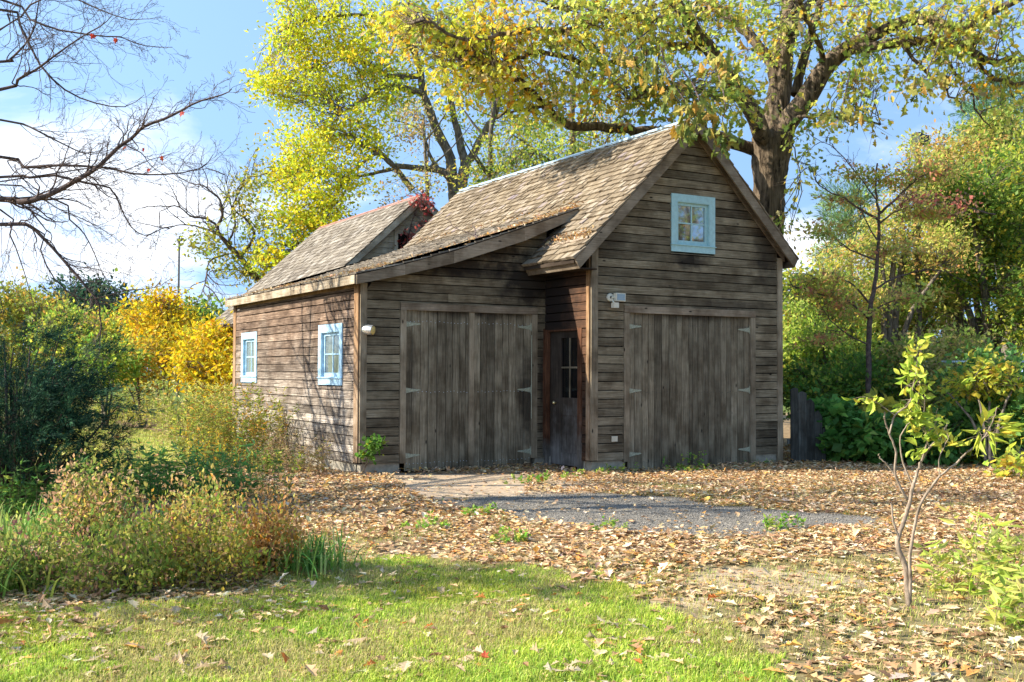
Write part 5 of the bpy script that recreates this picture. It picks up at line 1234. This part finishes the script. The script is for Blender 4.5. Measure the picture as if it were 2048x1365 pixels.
for (P, *_r) in ul[1:]:
    S_ = smooth_path(P, 3)
    for i in range(2, len(S_), 1):
        bd = unit(S_[i]-S_[i-1]); grow(S_[i], unit(bd+unit(np.cross(bd, rng.standard_normal(3)))*.9), rng.uniform(.25, .6), .008, 1, gl, .25, 0, (9, 2, 0), .8, 4)
plant('understory_tree', 'small tree with flat tiers of reddish and orange leaves right of the barn', 'tree',
  [(1650, 560, 60, 12, 18.3, .5, 22), (1640, 590, 60, 14, 18.3, .5, 20), (1660, 460, 60, 14, 18.6, .5, 16), (1700, 340, 50, 14, 18.6, .4, 10), (1800, 355, 70, 16, 18.5, .5, 34), (1880, 345, 50, 16, 18.4, .4, 20), (1850, 425, 60, 12, 18.3, .5, 26), (1700, 400, 60, 14, 18.4, .4, 12), (1690, 620, 60, 20, 18.4, .5, 24), (1820, 590, 60, 18, 18.7, .5, 20), (1640, 680, 40, 16, 18.3, .4, 10), (1790, 500, 60, 14, 18.6, .5, 18)],
  UNDER, .075, 24, .2, base=ub, limbs=ul+gl, r0=.06, flatten=.35, wmat=m_bark_twig, flat=.3, twr=.005)
rr = blob_centers([(1890, 408, 60, 20, 18.1, .4, 20), (1840, 398, 60, 10, 18.1, .4, 10)])
rv_ = root('red_leaf_branch', tuple(PW(1890, 405, 18.1)), label='spray of coral red leaves among the green hedge trees', cat='branch')
leafpart('foliage', [cluster_leaves(rr, 11, .16, .062, [(2, (.62, .20, .14)), (2, (.72, .40, .24)), (1, (.55, .5, .14))], 'wide')], PW(1890, 405, 18.1), m_leaf, rv_)
mb, smp = limb_mesh([(PP([(1990, 430), (1930, 415), (1880, 405), (1830, 395)], 18.4, 18.1), .015, .004, 5)]); wood_part('twig', twigs(rr, smp, .004, 1, .08, mb=mb), PW(1890, 405, 18.1), m_bark_twig, rv_)
# chain link fence with top rail
f0 = PW(1780, 712, 19.8); f1 = PW(2110, 700, 18.2); f0[2] = f1[2] = 0
ch = root('chain_link_fence', tuple(f0), label='galvanised chain link fence half hidden in the right hedge', cat='fence'); fv = f1-f0; hR = 1.62
m = MB(); m.bar((0, 0, hR), tuple(fv+np.array([0, 0, hR])), .022, 8); m.build('rail', m_galv, ch)
for t in (0.02, .5, .98):
    m = MB(); p = fv*t; m.bar((p[0], p[1], 0), (p[0], p[1], hR+.06), .03, 8); m.build('post', m_galv, ch)
m = MB(); Lf = np.linalg.norm(fv); e = fv/Lf; q = -hR
while q < Lf:
    for s in (1, -1):
        a0 = max(0, q); a1 = min(Lf, q+hR)
        if a1-a0 > .05:
            za = a0-q; zb = a1-q
            if s < 0: za, zb = hR-za, hR-zb
            m.bar(tuple(e*a0+np.array([0, 0, za])), tuple(e*a1+np.array([0, 0, zb])), .002, 3)
    q += .09
m.build('wire_mesh', m_galv, ch)['kind'] = 'stuff'
# old plank stub right of the barn
ps = PG(1568, 934); ps[2] = 0
stub = root('plank_fence', (3.68, -.10, 0), label='short stub of mossy black planks standing against the right corner of the barn', cat='fence')
x = 0.02
for i, (wd, h) in enumerate([(.13, 1.22), (.15, 1.16), (.14, 1.05), (.14, .86), (.06, .60)]):
    m = MB(); m.prism([(0, 0, 0), (wd-.006, 0, 0), (wd-.006, 0, h-.05*(i > 1)-random.uniform(0, .05)), (wd*.5, 0, h), (0, 0, h-random.uniform(0, .05))], (0, 0, 0), (0, .028, 0))
    o = m.build('plank', m_oldfence, stub, loc=(x, -.16*x/0.62+random.uniform(-.006, .006), -.04)); o.rotation_euler = (0, 0, -.25); x += wd*.97
m = MB(); m.prism([(0, .034, .3), (.56, -.10, .3), (.56, -.10, .38), (0, .034, .38)], (0, 0, 0), (0, .03, 0)); m.build('rail', m_oldfence, stub)

# ------------------------------------------------------------------ sapling in front, right
sd0 = depth_of(PG(1817, 1212)); sbase = PG(1817, 1212); sbase[2] = float(gz(sbase[0], sbase[1]))
sap = root('sapling', tuple(sbase), label='thin sapling with pale bark and bright yellow-green leaves in the right foreground', cat='tree')
sl2 = [
 (PP([(1819, 1216), (1814, 1171), (1811, 1134), (1795, 1092), (1800, 1065), (1811, 1033), (1819, 1007), (1824, 980), (1832, 953), (1843, 922), (1860, 895), (1880, 874), (1895, 850)], sd0, sd0+.1), .020, .004, 8),
 (PP([(1819, 1207), (1821, 1160), (1820, 1118), (1827, 1065), (1838, 1017), (1859, 980), (1880, 953), (1912, 927), (1933, 906), (1965, 879), (1986, 842), (1995, 815)], sd0, sd0-.15), .012, .003, 6),
 (PP([(1815, 1000), (1806, 985), (1790, 948), (1792, 906), (1779, 868), (1771, 847), (1768, 825)], sd0, sd0-.1), .009, .0045, 6),
 (PP([(1779, 868), (1790, 831), (1816, 810), (1825, 780), (1832, 740), (1836, 700)], sd0-.1, sd0), .006, .002, 5),
 (PP([(1795, 960), (1784, 943), (1772, 928), (1760, 916), (1757, 908)], sd0), .006, .003, 5),
 (PP([(1797, 1075), (1787, 1045), (1785, 1025), (1782, 1006)], sd0-.03), .008, .006, 6), (PP([(1798, 1068), (1786, 1066), (1778, 1060)], sd0-.03), .006, .004, 5),
 (PP([(1912, 950), (1930, 962), (1945, 950), (1965, 936)], sd0-.1), .003, .002, 4), (PP([(1826, 975), (1815, 948), (1805, 920), (1800, 880), (1815, 850), (1845, 830), (1850, 790)], sd0+.08), .007, .002, 5),
 (PP([(1843, 922), (1855, 880), (1845, 850), (1835, 820), (1838, 780), (1840, 740), (1842, 700)], sd0+.05), .006, .002, 5), (PP([(1860, 895), (1850, 870), (1870, 850), (1875, 820)], sd0), .004, .002, 4),
 (PP([(1790, 831), (1765, 812), (1745, 800), (1730, 795)], sd0-.1), .003, .0015, 4), (PP([(1880, 953), (1878, 920), (1890, 890), (1900, 870)], sd0-.1), .004, .002, 4), (PP([(1965, 879), (1990, 862), (2010, 850)], sd0-.15), .003, .0015, 4),
]
mb, smp = limb_mesh(sl2, None, 6, .002, 5); wood_part('trunk', mb, sbase, m_bark_pale, sap)
saple = big_leaf_meshes('ellip', [(0, (.34, .52, .06)), (.5, (.52, .66, .08)), (.85, (.66, .70, .10)), (1, (.75, .62, .08))], .072, 'sapling_leaf')
saplance = big_leaf_meshes('lance', [(0, (.40, .56, .06)), (.6, (.60, .66, .08)), (1, (.74, .60, .07))], .125, 'sapling_long_leaf')
sblb = [(1835, 700, 24, 32, sd0, .12, 40), (1830, 760, 32, 36, sd0, .14, 60), (1822, 815, 28, 28, sd0, .14, 34), (1855, 850, 40, 30, sd0, .15, 56), (1885, 880, 32, 22, sd0, .12, 24), (1735, 800, 32, 10, sd0-.1, .08, 16), (1850, 900, 30, 14, sd0, .1, 12)]
sc2 = blob_centers(sblb); place_leaves(sap, sbase, sc2, rng.standard_normal((len(sc2), 3))*.8+np.array([0, 0, -.35]), saple, .6, 1.25)
sc3 = blob_centers([(1985, 850, 36, 26, sd0-.15, .12, 34), (1960, 880, 26, 16, sd0-.15, .1, 12)]); place_leaves(sap, sbase, sc3, unit(sc3-PW(1965, 860, sd0-.15))*1.0+rng.standard_normal((len(sc3), 3))*.35+np.array([0, 0, -.2]), saplance, .7, 1.1)
mb = twigs(np.vstack([sc2[::2], sc3]), smp, .0018, 0, .05, .02); wood_part('twig', mb, sbase, m_bark_pale, sap)['kind'] = 'stuff'

# ------------------------------------------------------------------ foreground bed, left
GS = 'spirea shrubs of the left bed'
for (blobs, lab, pal) in [
 ([(70, 1130, 110, 66, 7.0, .35, 110), (-60, 1120, 80, 70, 7.0, .35, 40)], 'olive and plum leaved spirea at the left edge of the bed', [(3, (.34, .40, .07)), (2, (.44, .42, .11)), (1, (.34, .17, .12)), (2, (.18, .28, .05))]),
 ([(250, 1120, 110, 74, 6.9, .35, 130)], 'green-yellow spirea in the front middle of the bed', [(3, (.34, .42, .06)), (3, (.48, .46, .10)), (1, (.5, .28, .14)), (1, (.14, .22, .04))]),
 ([(420, 1110, 100, 72, 7.1, .35, 120)], 'spirea with orange and purple tips towards the right of the bed', [(4, (.40, .46, .07)), (2, (.60, .42, .12)), (.7, (.42, .18, .14)), (1.5, (.66, .52, .08))]),
 ([(535, 1070, 66, 62, 7.5, .3, 80)], 'rust orange spirea at the right end of the bed', [(3, (.60, .34, .10)), (2, (.44, .24, .10)), (2, (.44, .40, .08)), (1, (.66, .30, .04))]),
 ([(190, 1000, 95, 50, 7.9, .35, 80)], 'salmon leaved spirea stalks behind the front row', [(3, (.62, .38, .20)), (2, (.44, .42, .10)), (2, (.20, .28, .05)), (1, (.66, .5, .1))]),
 ([(380, 1030, 90, 50, 7.9, .35, 80)], 'yellow-orange spirea in the second row of the bed', SPI)]:
    plant('spirea_shrub', lab, 'shrub', [(b_[0], b_[1]+22, b_[2], b_[3]*.78, b_[4], b_[5], int(b_[6]*.8)) for b_ in blobs]+[(b_[0]+random.uniform(-30, 30), b_[1]-b_[3]*.55, b_[2]*.8, b_[3]*.5, b_[4]+.1, b_[5], int(b_[6]*.2)) for b_ in blobs], pal, .036, 28, .10, group=GS, nstem=40, r0=.005, twr=.003, sub=2, up=.5, flatten=1.5, wmat=m_bark_twig)
for (u, v, n, h0, h1, rx, lab) in [(250, 1010, 34, .3, .60, .36, 'dark green willow leaved stalks behind the salmon spirea'), (340, 1000, 42, .35, .70, .40, 'tall dark green lance leaved stalks in the middle of the bed'), (440, 1010, 38, .35, .70, .36, 'green lance leaved stalks nearest the barn side'), (100, 1040, 60, .3, .62, .5, 'grassy green plants under the juniper')]:
    g0 = PG(u, v); stalk_plant('leafy_stalks', lab, 'plant', n, g0[0], g0[1], rx, .35, h0, h1, TALL, .105, 17, 'green stalks in the back of the bed', 'lance', .18)
g0 = PG(500, 1000); stalk_plant('leafy_stalks', 'thin airy stalks at the right end of the bed', 'plant', 50, g0[0], g0[1], .5, .4, .3, .62, [(2, (.30, .34, .08)), (2, (.12, .22, .05))], .06, 22, None, 'lance', .22)
def tuft(name, label, u, v, n, L, pal, rx=.18, wd=.007, group=None):
    g0 = PG(u, v); g0[2] = float(gz(g0[0], g0[1])); rt = root(name, tuple(g0), label=label, cat='grass clump', group=group)
    th = rng.uniform(0, 6.28, n); ln = L*rng.uniform(.5, 1.15, n); sp_ = rng.uniform(.15, 1.0, n)
    o = np.stack([rng.normal(0, rx, n), rng.normal(0, rx, n), np.zeros(n)], -1); d = np.stack([np.cos(th), np.sin(th), np.zeros(n)], -1); wv = np.stack([-np.sin(th), np.cos(th), np.zeros(n)], -1)
    K = 6; V = []
    for k in range(K):
        t = k/(K-1); ce = o+d*(ln*sp_*t)[:, None]*(.35+.65*t)+np.array([0, 0, 1.0])*(ln*(t*1.15-sp_*t*t*.95))[:, None]; ww = wd*(1-t**2)+.0006
        V += [ce-wv*ww, ce+wv*ww]
    V = np.stack(V, 1).reshape(-1, 3); V[:, 2] = np.maximum(V[:, 2], .004); b = np.arange(n)[:, None]*(2*K)
    F = np.concatenate([b+np.array([[2*k, 2*k+1, 2*k+3, 2*k+2]]) for k in range(K-1)], 0)
    ob_ = link('blades', np_mesh('blades', V, F, m_grass, col=np.repeat(palette(pal, n, 3), 2*K, 0)), rt); ob_['kind'] = 'stuff'; return rt
GG = [(3, (.17, .36, .07)), (2, (.30, .48, .09)), (1, (.52, .58, .18))]
tuft('grass_clump', 'arching green grass clump at the right end of the bed', 610, 1140, 300, .36, GG, .15)
tuft('grass_clump', 'arching grass clump showing between the juniper and the spirea', 70, 1075, 260, .36, GG, .30, .007)
tuft('grass_clump', 'long bladed grass clump behind the left spirea', 190, 1070, 200, .40, GG, .22, .007)
tuft('grass_clump', 'grass blades sticking out at the lower left edge', -10, 1190, 160, .34, [(2, (.2, .34, .05)), (1, (.5, .55, .1))], .16, .008)
# plants at the lower right
for (u, v, n, h0, h1, rx, lab) in [(1925, 1190, 15, .18, .36, .22, 'yellow-green leafy plant just right of the sapling'), (2010, 1180, 24, .25, .50, .24, 'tall light green plant at the right edge'), (2050, 1260, 18, .15, .34, .22, 'low yellow leafy plant at the lower right edge')]:
    g0 = PG(u, v); stalk_plant('garden_plant', lab, 'plant', n, g0[0], g0[1], rx, .2, h0, h1, [(3, (.56, .66, .12)), (3, (.74, .72, .20)), (1, (.30, .44, .07))], .11, 13, 'plants at the lower right', 'lance', .25)
# weeds at the doors and in the litter
for (u, v, lab) in [(1110, 958, 'bright green weeds before the small side door'), (1060, 966, 'low weeds left of the side door weeds'), (1235, 946, 'weeds at the foot of the post between the doors'), (1180, 950, 'small weeds by the concrete foundation'), (1375, 946, 'weeds before the middle of the right garage door'), (1345, 938, 'upright weed against the right garage door'), (1490, 930, 'small weed at the right jamb of the right garage door'),
                    (850, 1058, 'green weeds in the leaf litter left of the gravel'), (1215, 1065, 'small weeds at the front edge of the gravel'), (960, 1030, 'weeds beside the left tip of the gravel'), (1560, 1062, 'weeds at the right tip of the gravel'), (1010, 1085, 'weeds in the middle of the leaf litter')]:
    g0 = PG(u, v); g0[1] = min(g0[1], -.12 if g0[0] > 0 else 1.0); nn = 16 if 'small' not in lab else 9
    hi = .30 if 'upright' in lab else .13
    stalk_plant('weed', lab, 'weed', nn, g0[0], g0[1], .40 if v < 1000 else .22, .16, .03, hi, [(3, (.20, .42, .05)), (2, (.38, .54, .08)), (1, (.6, .6, .12))], .045, 12, 'small green weeds in the leaf litter', 'oval', .4)

# ------------------------------------------------------------------ lawn, litter, gravel
def rand_ground(n, x0, x1, y0, y1, near=0.0):
    x = rng.uniform(x0, x1, n); y = rng.uniform(y0, y1, n); return x, y
LIT = [(4, (.62, .41, .21)), (3, (.72, .52, .30)), (2.4, (.48, .295, .145)), (1.6, (.78, .64, .44)), (1.3, (.68, .36, .10)), (1, (.26, .155, .08))]
def inside_building(x, y): return ((x > -.02) & (x < 3.62) & (y > -.035) & (y < 7.3)) | ((x > -3.0) & (x <= 0) & (y > D1-.035) & (y < 7.3))
def visible(u, v, ok, m=140): return ok & (u > -m) & (u < 2048+m) & (v < 1365+m)
# grass blades
def blades(n, x0, x1, y0, y1, keep, L, pal, wd=.0022, name='grass', label=''):
    x, y = rand_ground(n, x0, x1, y0, y1); g, gr, sl, back, u, v, ok = zone(x, y)
    k = keep(x, y, g, gr, sl, back, u, v) & visible(u, v, ok) & ~inside_building(x, y); x, y = x[k], y[k]; n = len(x)
    z = gz(x, y); th = rng.uniform(0, 6.28, n); ln = L*rng.uniform(.45, 1.25, n)*(.6+.8*fbm(x, y, 2.2, 4)); lean = rng.uniform(.1, 1.1, n)
    o = np.stack([x, y, z-.004], -1); d = np.stack([np.cos(th), np.sin(th), np.zeros(n)], -1); wv = np.stack([-np.sin(th+.5), np.cos(th+.5), np.zeros(n)], -1)
    mid = o+d*(ln*lean*.3)[:, None]+np.array([0, 0, 1.])*(ln*.6)[:, None]; tip = o+d*(ln*lean)[:, None]+np.array([0, 0, 1.])*(ln*(1.05-lean*.45))[:, None]
    V = np.stack([o-wv*wd, o+wv*wd, mid+wv*wd*.8, mid-wv*wd*.8, tip], 1).reshape(-1, 3); b = np.arange(n)[:, None]*5
    F4 = b+np.array([[0, 1, 2, 3]]); F3 = b+np.array([[3, 2, 4]])
    w = fbm(x, y, 1.1, 12); pc = palette(pal, n, 1, .22); pc = pc*(.45+1.0*fbm(x, y, 2.0, 20)+.25*fbm(x, y, 9.0, 21))[:, None]*np.stack([.85+.4*fbm(x, y, 1.3, 23), np.ones_like(x), np.ones_like(x)], -1)
    dry = (rng.random(n) < np.clip((w-.50)*3.2+.12, .03, .75)); pc[dry] = np.array([.58, .50, .20])*(1+.2*rng.standard_normal((dry.sum(), 1)))
    o_ = link(name, np_mesh(name, V, [F4, F3], m_grass, col=np.repeat(np.clip(pc, .01, .9), 5, 0))); tagit(o_, label, None, None, 'stuff'); return o_
LAWN = [(4, (.36, .50, .06)), (3, (.50, .62, .08)), (2, (.24, .38, .05)), (2, (.64, .66, .16))]
thin = lambda x, y, s, th: fbm(x, y, s, 31) > th
blades(430000, -10.5, -3.2, -9.6, -4.2, lambda x, y, g, gr, sl, b, u, v: g & (v > 1100), .050, LAWN, .0024, 'grass', 'short sunlit green lawn grass in the foreground')
blades(150000, -9, 2, -9.6, -1.5, lambda x, y, g, gr, sl, b, u, v: ~g & ~gr & ~sl & (fbm(x, y, 1.5, 33) > np.where(v > 1110, .36, .52)), .042, [(2, (.44, .46, .12)), (2, (.30, .40, .07)), (2, (.58, .50, .22))], .0022, 'sparse_grass', 'thin dry grass growing up through the leaf litter')
blades(150000, -12, -3.2, 3.5, 14, lambda x, y, g, gr, sl, b, u, v: v > 840, .07, [(3, (.38, .48, .07)), (2, (.52, .54, .12)), (2, (.60, .52, .2))], .006, 'far_lawn_grass', 'lit grass strip between the meadow weeds and the juniper')
# litter
def litter(n, x0, x1, y0, y1, keep, size, shape, pal, name, label, zup=.02, flat=.8):
    x, y = rand_ground(n, x0, x1, y0, y1); g, gr, sl, back, u, v, ok = zone(x, y)
    k = keep(x, y, g, gr, sl, back, u, v) & visible(u, v, ok) & ~inside_building(x, y); x, y = x[k], y[k]; n = len(x)
    pile = np.exp(-np.maximum(0, -.02-y)**2/.04)*(x > 0)*.03+np.exp(-np.maximum(0, D1-y)**2/.2)*(x <= 0)*(x > -2.6)*.04
    C = np.stack([x, y, gz(x, y)+.004+rng.random(n)*(zup+pile)], -1); D = rng.standard_normal((n, 3))*np.array([1, 1, .17])
    V, F, c = leaf_arrays(C, D, size*np.clip(np.exp(.38*rng.standard_normal(n)), .4, 2.1), palette(pal, n, 1), shape, (0, 0, 1), flat)
    o_ = link(name, np_mesh(name, V, F, m_dry, col=c)); tagit(o_, label, None, None, 'stuff'); return n
def keep_main(x, y, g, gr, sl, b, u, v):
    d = np.full(x.shape, .95); d[g] = .03; d[gr] = .035; d[sl] = .05
    sr = sl & (u > 1050); d[sr] = .30+.5*(fbm(x[sr], y[sr], 2.5, 8) > .45); d[sl & (v < 949)] = .85
    d[gr & (v > 1062)] = .15
    right = (~g) & (v > 1095) & (u > 900); d[right] = np.clip(.62-(v[right]-1095)/520, .12, 1)*(.3+1.2*fbm(x[right], y[right], 1.4, 6))
    d[(~g) & (v > 1085) & (u <= 900)] = .5
    d[(y > 2.2) & (x < -3)] = .22; d[(x < -6.2) & (y > -6.6) & (y < 3)] = .4
    bare = (~g) & (fbm(x, y, 1.0, 44) < .36); d[bare] *= .35; d[bare_spot(u, v)] *= .22
    return rng.random(x.shape) < d
def keep_near(x, y, g, gr, sl, b, u, v):
    d = np.where(g, .26*(fbm(x, y, 2.6, 61) > .54)+.035, .25+.55*(fbm(x, y, 1.8, 62) > .47)); d = np.where(bare_spot(u, v), d*.3, d); return (rng.random(x.shape) < d) & ~gr & ~sl
litter(175000, -9.5, 8.5, -6.6, 3.0, keep_main, .043, 'curl', LIT, 'leaf_litter', 'thick carpet of dry tan oak leaves over the yard', .03)
litter(24000, -9.5, 8.5, -6.6, 3.0, keep_main, .056, 'oak', LIT, 'oak_leaf_litter', 'larger curled oak leaves lying on top of the leaf carpet', .04, .55)
litter(34000, -9.5, 2.5, -9.6, -5.0, keep_near, .060, 'oak', LIT, 'near_leaf_litter', 'dry curled oak leaves scattered over the right foreground', .025, .85)
litter(9000, -13, -3.1, 3.0, 14.0, keep_main, .10, 'curl', LIT, 'far_leaf_litter', 'dry leaves on the far strip of lawn', .03)
# loose leaves on the lawn one by one
fl_sets = [(205, 'oak', [(0, (.60, .42, .24)), (.5, (.72, .56, .36)), (1, (.80, .68, .48))], .088, 'dry tan oak leaf lying curled on the front lawn', 'tan oak leaves scattered on the front lawn'),
           (50, 'oak', [(0, (.62, .28, .06)), (1, (.66, .20, .05))], .082, 'orange-brown oak leaf lying on the front lawn', 'orange oak leaves scattered on the front lawn'),
           (34, 'curl', [(0, (.34, .18, .09)), (1, (.46, .26, .14))], .066, 'curled dark brown leaf lying on the front lawn', 'dark brown leaves scattered on the front lawn'),
           (9, 'maple', [(0, (.55, .06, .04)), (1, (.66, .13, .06))], .055, 'small red maple leaf lying on the front lawn', 'red maple leaves scattered on the front lawn')]
for i, (n, shp, colr, sz, lab, grp) in enumerate(fl_sets):
    ms = big_leaf_meshes(shp, colr, sz, 'fallen_leaf_%s' % ['tan', 'orange', 'brown', 'red'][i]); cnt = 0
    cl = [(rng.uniform(0, 1500), rng.uniform(1160, 1360)) for _ in range(14)]
    while cnt < n:
        if rng.random() < .45:
            c_ = cl[rng.integers(len(cl))]; u, v = c_[0]+rng.normal(0, 45), c_[1]+rng.normal(0, 10)
        else: u, v = rng.uniform(0, 2040), rng.uniform(1140, 1364)
        p = PG(u, v); gg = zone(np.array([p[0]]), np.array([p[1]]))[0][0]
        if not gg and rng.random() < .6: continue
        if v > 1364 or u < 0 or u > 2044: continue
        z = float(gz(p[0], p[1])); o = link('fallen_leaf', random.choice(ms)); tagit(o, lab, 'leaf', grp)
        o.location = (p[0], p[1], z+rng.uniform(.012, .035)); o.rotation_euler = (rng.normal(0, .28), rng.normal(0, .28)+(math.pi if rng.random() < .4 else 0), rng.uniform(0, 6.28))
        s = rng.uniform(.65, 1.25); o.scale = (s, s, s*rng.uniform(.5, 1.3)); cnt += 1
# gravel stones
x, y = rand_ground(60000, -4.5, 2, -6.5, -.5); g, gr, sl, back, u, v, ok = zone(x, y); k = gr; x, y = x[k][:14000], y[k][:14000]; n = len(x)
OC = np.array([(1,0,0),(0,1,0),(-1,0,0),(0,-1,0),(0,0,.7),(0,0,-.7)]); OF = np.array([(0,1,4),(1,2,4),(2,3,4),(3,0,4),(1,0,5),(2,1,5),(3,2,5),(0,3,5)])
R_ = rng.uniform(.003, .009, (n, 1, 1)); th = rng.uniform(0, 6.28, n); c_, s_ = np.cos(th)[:, None], np.sin(th)[:, None]
O = OC[None]*R_*(1+.3*rng.standard_normal((n, 6, 1))); O = np.stack([O[:, :, 0]*c_-O[:, :, 1]*s_, O[:, :, 0]*s_+O[:, :, 1]*c_, O[:, :, 2]], -1)
V = (O+np.stack([x, y, gz(x, y)+.003], -1)[:, None, :]).reshape(-1, 3); F = (np.arange(n)[:, None, None]*6+OF[None]).reshape(-1, 3)
gcol = np.repeat(np.clip(rng.normal(.27, .11, (n, 1)), .04, .7)*np.array([[1, .90, .76]]), 6, 0)
o = link('gravel', np_mesh('gravel', V, F, m_dry, col=gcol)); tagit(o, 'grey gravel patch crossing the yard before the doors', None, None, 'stuff')

# ------------------------------------------------------------------ leaves and sticks on the roofs
n = 1500; t = rng.random(n)**.9; y = YLF+.02+np.abs(rng.normal(0, .28, n)); s_ = t*seg[-1]*.98+.02
xz = np.array([fN(q) for q in s_]); C = np.stack([xz[:, 0], y, xz[:, 1]+.022+rng.random(n)*.035], -1)
n2 = 700; y2 = rng.uniform(YLF, YLR-.1, n2); s2 = np.abs(rng.normal(0, .5, n2)); xz2 = np.array([fN(min(q, seg[-1])) for q in s2]); C2 = np.stack([xz2[:, 0], y2, xz2[:, 1]+.02+rng.random(n2)*.02], -1)
n3 = 420; y3 = D1+rng.random(n3)*5.8; C3 = np.stack([.62+rng.random(n3)*.12-.06, y3, np.zeros(n3)], -1); C3[:, 2] = [zmain(x)+.03 for x in C3[:, 0]]
C = np.vstack([C, C2, C3]); n = len(C)
V, F, c = leaf_arrays(C, rng.standard_normal((n, 3))*np.array([1, 1, .3]), .055*rng.uniform(.5, 1.3, n), palette(LIT, n), 'curl', (0, 0, 1), .6)
o = link('roof_leaves', np_mesh('roof_leaves', V, F, m_dry, col=c)); tagit(o, 'drift of brown leaves along the edge of the lean-to roof', None, None, 'stuff')
n = 260; y = rng.uniform(YF+.05, .98, n); q = .42+rng.normal(0, .05, n); q[:70] += .06; xz = np.array([fL(v_) for v_ in q]); C = np.stack([xz[:, 0], y, xz[:, 1]+.035+rng.random(n)*.05], -1)
V, F, c = leaf_arrays(C, rng.standard_normal((n, 3)), .055*rng.uniform(.5, 1.3, n), palette(LIT, n), 'curl', (0, 0, 1), .4)
o = link('eave_leaves', np_mesh('eave_leaves', V, F, m_dry, col=c)); tagit(o, 'clump of brown leaves caught on the eave above the side door', None, None, 'stuff')
mb, _ = limb_mesh([([(fL(.36)[0], YF+.02, fL(.36)[1]+.05), (fL(.33)[0], .3, fL(.33)[1]+.05), (fL(.34)[0], .62, fL(.34)[1]+.045), (fL(.30)[0], .95, fL(.30)[1]+.05)], .024, .014, 8)])
o = link('fallen_branch', np_mesh('fallen_branch', np.vstack(mb.v), [np.array(mb.f4)], m_bark_pale, smooth=True)); tagit(o, 'pale broken branch lying along the eave above the side door', 'branch')
pa = np.array([-1.15, YLF+.12, zlean(-1.15)+.03])
mb, _ = limb_mesh([([pa, pa+np.array([.10, .35, .09]), pa+np.array([.32, .75, .22]), pa+np.array([.5, 1.2, .36])], .016, .007, 6), ([pa+np.array([.10, .35, .09]), pa+np.array([-.1, .6, .22]), pa+np.array([-.12, .9, .42])], .008, .004, 5)])
o = link('fallen_branch', np_mesh('fallen_branch', np.vstack(mb.v), [np.array(mb.f4)], m_bark_twig, smooth=True)); tagit(o, 'dark stick resting on the lean-to roof among the leaves', 'branch')

bk = np.array([16.0, -17.0, 0.0]); bc = []
for i in range(150):
    q = unit(rng.standard_normal(3))*rng.random()**.4; bc.append(bk+np.array([q[0]*4.2, q[1]*4.0, 6.2+q[2]*4.4]))
bc = np.array(bc); bt = root('willow_tree', tuple(bk), label='tall tree across the yard that the gable window mirrors', cat='tree')
leafpart('crown', [cluster_leaves(bc, 40, .55, .16, GRNY, 'lance', down=1.0, flatten=1.6)], bk, m_leaf, bt)
mb, smp = limb_mesh([([bk, bk+np.array([.2, 0, 3]), bk+np.array([0, .3, 7]), bk+np.array([.2, 0, 10])], .3, .05)]+[([bk+np.array([.1, .1, 2.5+.5*i]), (bc[i]+bk+np.array([0, 0, 5]))/2, bc[i]], .10, .02, 5) for i in range(12)])
wood_part('trunk', twigs(bc, smp, .02, 1, .4, mb=mb), bk, m_bark, bt)

# slim bare tree just outside the left edge: its stems throw the shadows on the side wall
b2 = np.array([-8.1, 4.7, 0.0]); t2 = root('bare_tree', tuple(b2), label='slim bare tree with two stems outside the left edge that shades the side wall', cat='tree'); g2 = []
for st_, r_ in (([(0, 0, -.1), (-.05, .15, 1.5), (.05, .35, 3.0), (0, .25, 4.3), (.1, .75, 5.2), (0, 1.0, 6.6)], .055), ([(0, 0, -.1), (.05, -.3, 1.6), (0, -.62, 3.0), (.05, -.9, 4.2), (0, -.75, 5.2), (.1, -.4, 6.2)], .060)):
    P = [b2+np.array(q) for q in st_]; g2.append((P, r_, .018, 8)); S_ = smooth_path(P, 3)
    for i in range(7, len(S_)):
        bd = unit(S_[i]-S_[i-1]); grow(S_[i], unit(bd+unit(np.cross(bd, rng.standard_normal(3))*np.array([.35, 1, 1]))*.9), rng.uniform(.6, 1.3), .018, 1, g2, .22, 0, (9, 4, 2), .8, 5)
mb, _ = limb_mesh(g2, wob=.006, k=3); wood_part('trunk', mb, b2, m_bark_twig, t2)

# tall nearly bare trees well outside the left edge: their trunks and limbs draw the long shadows over the yard
for (x_, y_, H_, r_, lab) in [(-12.6, 2.05, 11.5, .17, 'tall bare ash tree outside the left edge, the middle one of three'), (-11.9, .80, 11.0, .15, 'tall bare ash tree outside the left edge, nearest the lawn'), (-12.8, 3.7, 10.0, .14, 'tall bare ash tree outside the left edge, farthest from the lawn')]:
    b3 = np.array([x_, y_, 0.0]); t3 = root('ash_tree', tuple(b3), label=lab, cat='tree', group='bare ash trees outside the left edge'); g3 = []
    P = [b3+np.array([rng.normal(0, .08), rng.normal(0, .08), z_]) for z_ in np.linspace(-.1, H_, 8)]; g3.append((P, r_, .05, 9)); S_ = smooth_path(P, 2)
    for i in range(5, len(S_)):
        nd = unit(np.array([rng.normal(0, 1), rng.normal(0, 1), .8])); grow(S_[i], nd, rng.uniform(1.2, 2.6), .045, 0, g3, .2, 0, (4, 3, 1), .8, 5)
    mb, smp = limb_mesh(g3, wob=.006, k=2); cc3 = smp[rng.choice(len(smp), 26)]; cc3 = cc3[cc3[:, 2] > 3.5]
    wood_part('trunk', mb, b3, m_bark, t3); leafpart('crown', [cluster_leaves(cc3, 16, .3, .09, YG, 'oval')], b3, m_leaf, t3)
